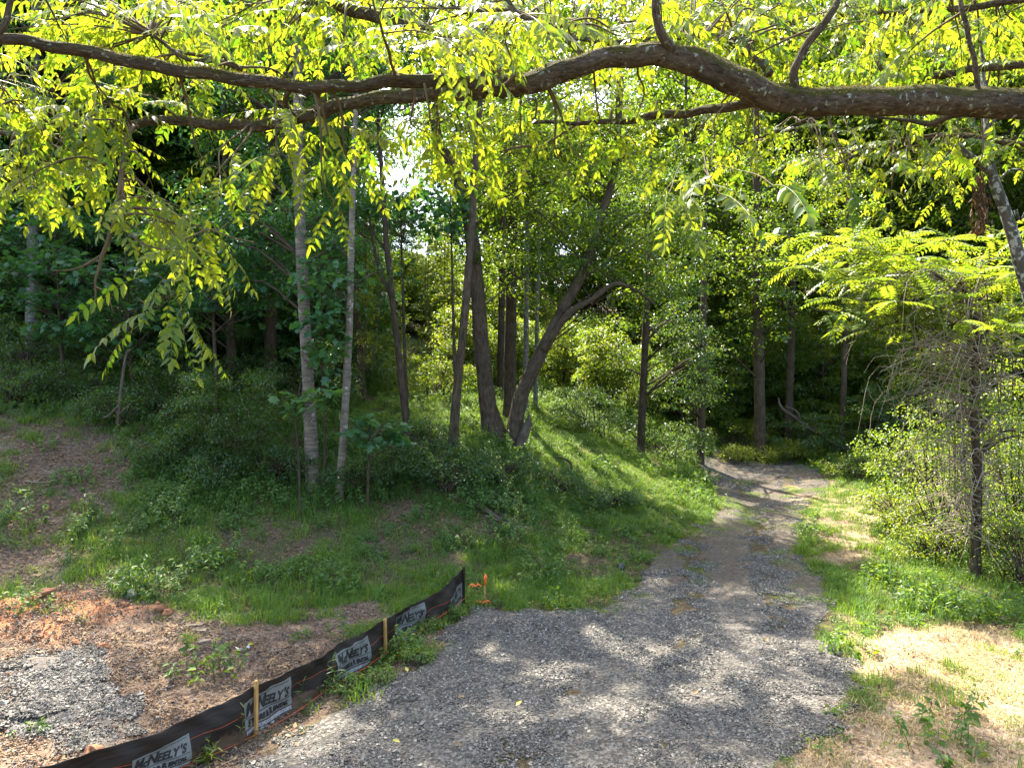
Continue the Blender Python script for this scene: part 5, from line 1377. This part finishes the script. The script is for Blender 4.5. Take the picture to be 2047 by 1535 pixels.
def fallen(name, label, cat, pts, mat, sides=8, rough=.1, forks=()):
    s_ = np.array([np.r_[G(a_, b_) + [0, 0, l_], w_] for a_, b_, l_, w_ in pts]); q = spline(s_, 36)
    mb = MB(); tube(mb, q[:, :3], q[:, 3], sides, rough)
    for f_ in forks:
        s2 = np.array([np.r_[G(a_, b_) + [0, 0, l_], w_] for a_, b_, l_, w_ in f_]); q2 = spline(s2, 14); tube(mb, q2[:, :3], q2[:, 3], 6, rough)
    return tag(mb.build(name, M[mat]), label, cat)
fallen('fallen_log', 'short grey log lying at the foot of the dark bank', 'log', [(945, 1012, .12, .07), (975, 1030, .11, .075), (1003, 1050, .09, .065)], 'log_wood')
fallen('fallen_branch', 'long thin dead stick lying across the grass below the log', 'branch', [(970, 1040, .10, .02), (1020, 1054, .06, .022), (1090, 1066, .05, .012)], 'dead_wood')
fallen('fallen_stick', 'pale stick lying on the brown litter at the left', 'stick', [(48, 968, .06, .018), (85, 970, .07, .022), (120, 964, .05, .012)], 'dead_wood', forks=[[(75, 969, .07, .015), (95, 955, .12, .006)]])
fallen('fallen_stick', 'thin pale stick on the litter left of the pale pair', 'stick', [(240, 1000, .05, .014), (280, 1001, .05, .016), (312, 1003, .04, .008)], 'dead_wood')
fallen('fallen_log', 'dark rotten log at the top of the brown litter', 'log', [(140, 835, .06, .06), (200, 832, .07, .07), (250, 824, .09, .05)], 'log_wood')
fallen('fallen_stick', 'grey chunk of wood behind the end of the silt fence', 'stick', [(928, 1166, .05, .04), (945, 1164, .06, .045), (965, 1167, .05, .03)], 'log_wood')
def lying(name, label, cat, pts, mat, rough=.08, forks=()):
    mb = MB(); q = spline(stem_px(pts), 40); tube(mb, q[:, :3], q[:, 3], 9, rough, 4)
    for f_ in forks: q = spline(stem_px(f_), 12); tube(mb, q[:, :3], q[:, 3], 6, rough)
    return tag(mb.build(name, M[mat]), label, cat)
LY = G(1712, 903)[1]
lying('fallen_limb', 'crooked dead limb leaning down into the creepers right of the gravel end', 'limb', [(1556, 795, LY + 1.2, 3), (1562, 815, LY + 1, 6), (1590, 835, LY + .8, 7), (1615, 855, LY + .6, 8), (1645, 870, LY + .4, 9), (1668, 888, LY + .2, 10), (1690, 895, LY, 12), (1715, 901, LY - .1, 13)], 'log_wood',
      forks=[[(1600, 842, LY + .7, 5), (1592, 822, LY + .7, 4), (1570, 812, LY + .7, 3)]])
lying('bare_stick', 'thin crooked stick curving up from the bank right of the forked tree', 'stick', [(1110, 915, 22, 3), (1125, 916, 22, 4), (1140, 925, 22, 5), (1143, 938, 22, 4)], 'dark_bark')
lying('leaning_pole', 'dead leaning pole on the left slope in front of the tangled bush', 'stick', [(235, 848, 20.5, 7), (242, 780, 20.5, 6), (252, 710, 20.6, 5), (262, 700, 20.6, 2)], 'log_wood', forks=[[(238, 810, 20.5, 4), (218, 830, 20.3, 4), (205, 835, 20.2, 3)], [(236, 830, 20.5, 5), (262, 806, 20.3, 3)]])
mb = MB()
c = G(480, 1302); 
for i in range(5):
    a_ = c + rng.normal(0, .04, 3) * [1, 1, .3] + [0, 0, .05]; leaves(mb, a_[None], rdir(1), rdir(1), .10, .07, .5, .3)
tag(mb.build('paper_litter', M['white_paper']), 'crumpled white scrap of litter on the bare soil behind the silt fence', 'litter')
# broken plank pieces
for (px, py, ln, az), lab in zip(((388, 1258, .3, .2), (398, 1268, .26, .1), (408, 1288, .2, .5)), ('upper of two pale wood offcuts on the bare soil', 'lower of two pale wood offcuts on the bare soil', 'small pale wood chip below the two offcuts')):
    c = G(px, py); mb = MB()
    d = np.array([math.cos(az), math.sin(az), 0]); s_ = np.array([-d[1], d[0], 0])
    V = np.array([c + d * x_ * ln / 2 + s_ * y_ * .05 + [0, 0, .06 + z_ * .02] for x_, y_, z_ in BOXV]); mb.add(V + rng.normal(0, .006, V.shape), BOXQ)
    tag(mb.build('wood_offcut', M['dead_wood'], None, False), lab, 'offcut')
# fallen leaves on the gravel
for (px, py, c_, lab) in ((1031, 1425, 'yellow_leaf', 'yellow leaf lying on the middle of the gravel'), (800, 1500, 'yellow_leaf', 'yellow leaf on the gravel near the bottom edge'), (1470, 1208, 'dead_leaf', 'largest tan leaf lying on the brown gravel'), (915, 1410, 'dead_leaf', 'brown leaf on the gravel in line with the near stake'),
                          (995, 1250, 'dead_leaf', 'brown leaf near the top edge of the gravel'), (1385, 1405, 'dead_leaf', 'reddish curled leaf between sun spots on the gravel'), (1530, 1295, 'dead_leaf', 'dark curled leaf on the right of the gravel'), (923, 1508, 'dead_leaf', 'brown leaf at the bottom of the gravel'), (815, 1355, 'yellow_leaf', 'pale yellow leaf by the left gravel edge')):
    c = G(px, py); mb = MB(); z = float(np.ravel(relief(c[0], c[1]))[0]) + .06
    d = rdir(1); d[:, 2] = .1
    leaves(mb, np.array([[c[0], c[1], z]]), d, np.array([[.1, -.3, 1]]), .11, .07, .8, -.25, .3, fine=True)
    tag(mb.build('fallen_leaf', M[c_]), lab, 'leaf')
# weeds along the fence foot
def weed(label, px, py, n, h0, h1, L, grassy=True, mat='bright_leaf', tm=.8):
    b = G(px, py); t = thing('weed', label, 'weed', tuple(b)); a_, b_ = MB(), MB()
    z0 = float(np.ravel(relief(b[0], b[1]))[0]); b = np.array([b[0], b[1], z0])
    for i in range(n):
        top = b + [rng.normal(0, .06), rng.normal(0, .05), rng.uniform(h0, h1)]
        pth = spline([b + rng.normal(0, .01, 3), (b + top) / 2 + rng.normal(0, .012, 3), top], 7); tube(a_, pth, np.linspace(.004, .0015, 7), 4, cap=False)
        m_ = 7; k_ = rng.integers(2, 7, m_)
        d = rdir(m_); d[:, 2] = np.abs(d[:, 2]) * .5 + .25
        leaves(b_, pth[k_], d, rdir(m_) * .3 + [0, -.4, 1], L * rng.uniform(.7, 1.2, m_), L * (.14 if grassy else .5), np.clip(rng.normal(tm, .1, m_), 0, 1), .35, .1, fine=True)
    a_.build('stalk', M[mat], t); b_.build('foliage', M[mat], t)
weed('bright yellow-green tuft of long narrow leaves at the near foot of the silt fence', 415, 1528, 6, .18, .34, .2)
weed('single tall yellowing stalk in front of the fabric left of the near stake', 473, 1500, 1, .5, .55, .14)
weed('slim green grass stalk in front of the fabric right of the near stake', 600, 1420, 1, .36, .4, .16, tm=.4)
weed('green shoot over the corner of the middle printed panel', 672, 1400, 2, .5, .6, .15, tm=.3)
weed('yellow bamboo-like shoots in the grass beyond the fence end', 945, 1098, 7, .3, .6, .2, tm=1)
weed('pale broad-leaved young plant in the grass beyond the fence end', 1008, 1112, 5, .2, .45, .16, False, 'vine_leaf', .7)
for lab, px, py in (('leafy weed clump against the fabric beside the far stake', 800, 1300), ('weed clump where the fabric meets the grass, before the last panel', 850, 1268), ('weed clump below the last printed panel', 895, 1238), ('low weeds between the far stake and the gravel edge', 830, 1325), ('scruffy weed on the soil strip below the middle panel', 690, 1390), ('small weed on the soil strip by the gravel', 750, 1370)):
    b = G(px, py); shrub('weed', lab, b[0], b[1], .32, .28, 22, 30, .05, 'weed', None, 'kite', 'weed', .6, 4, False, 'twig_bark', .12)
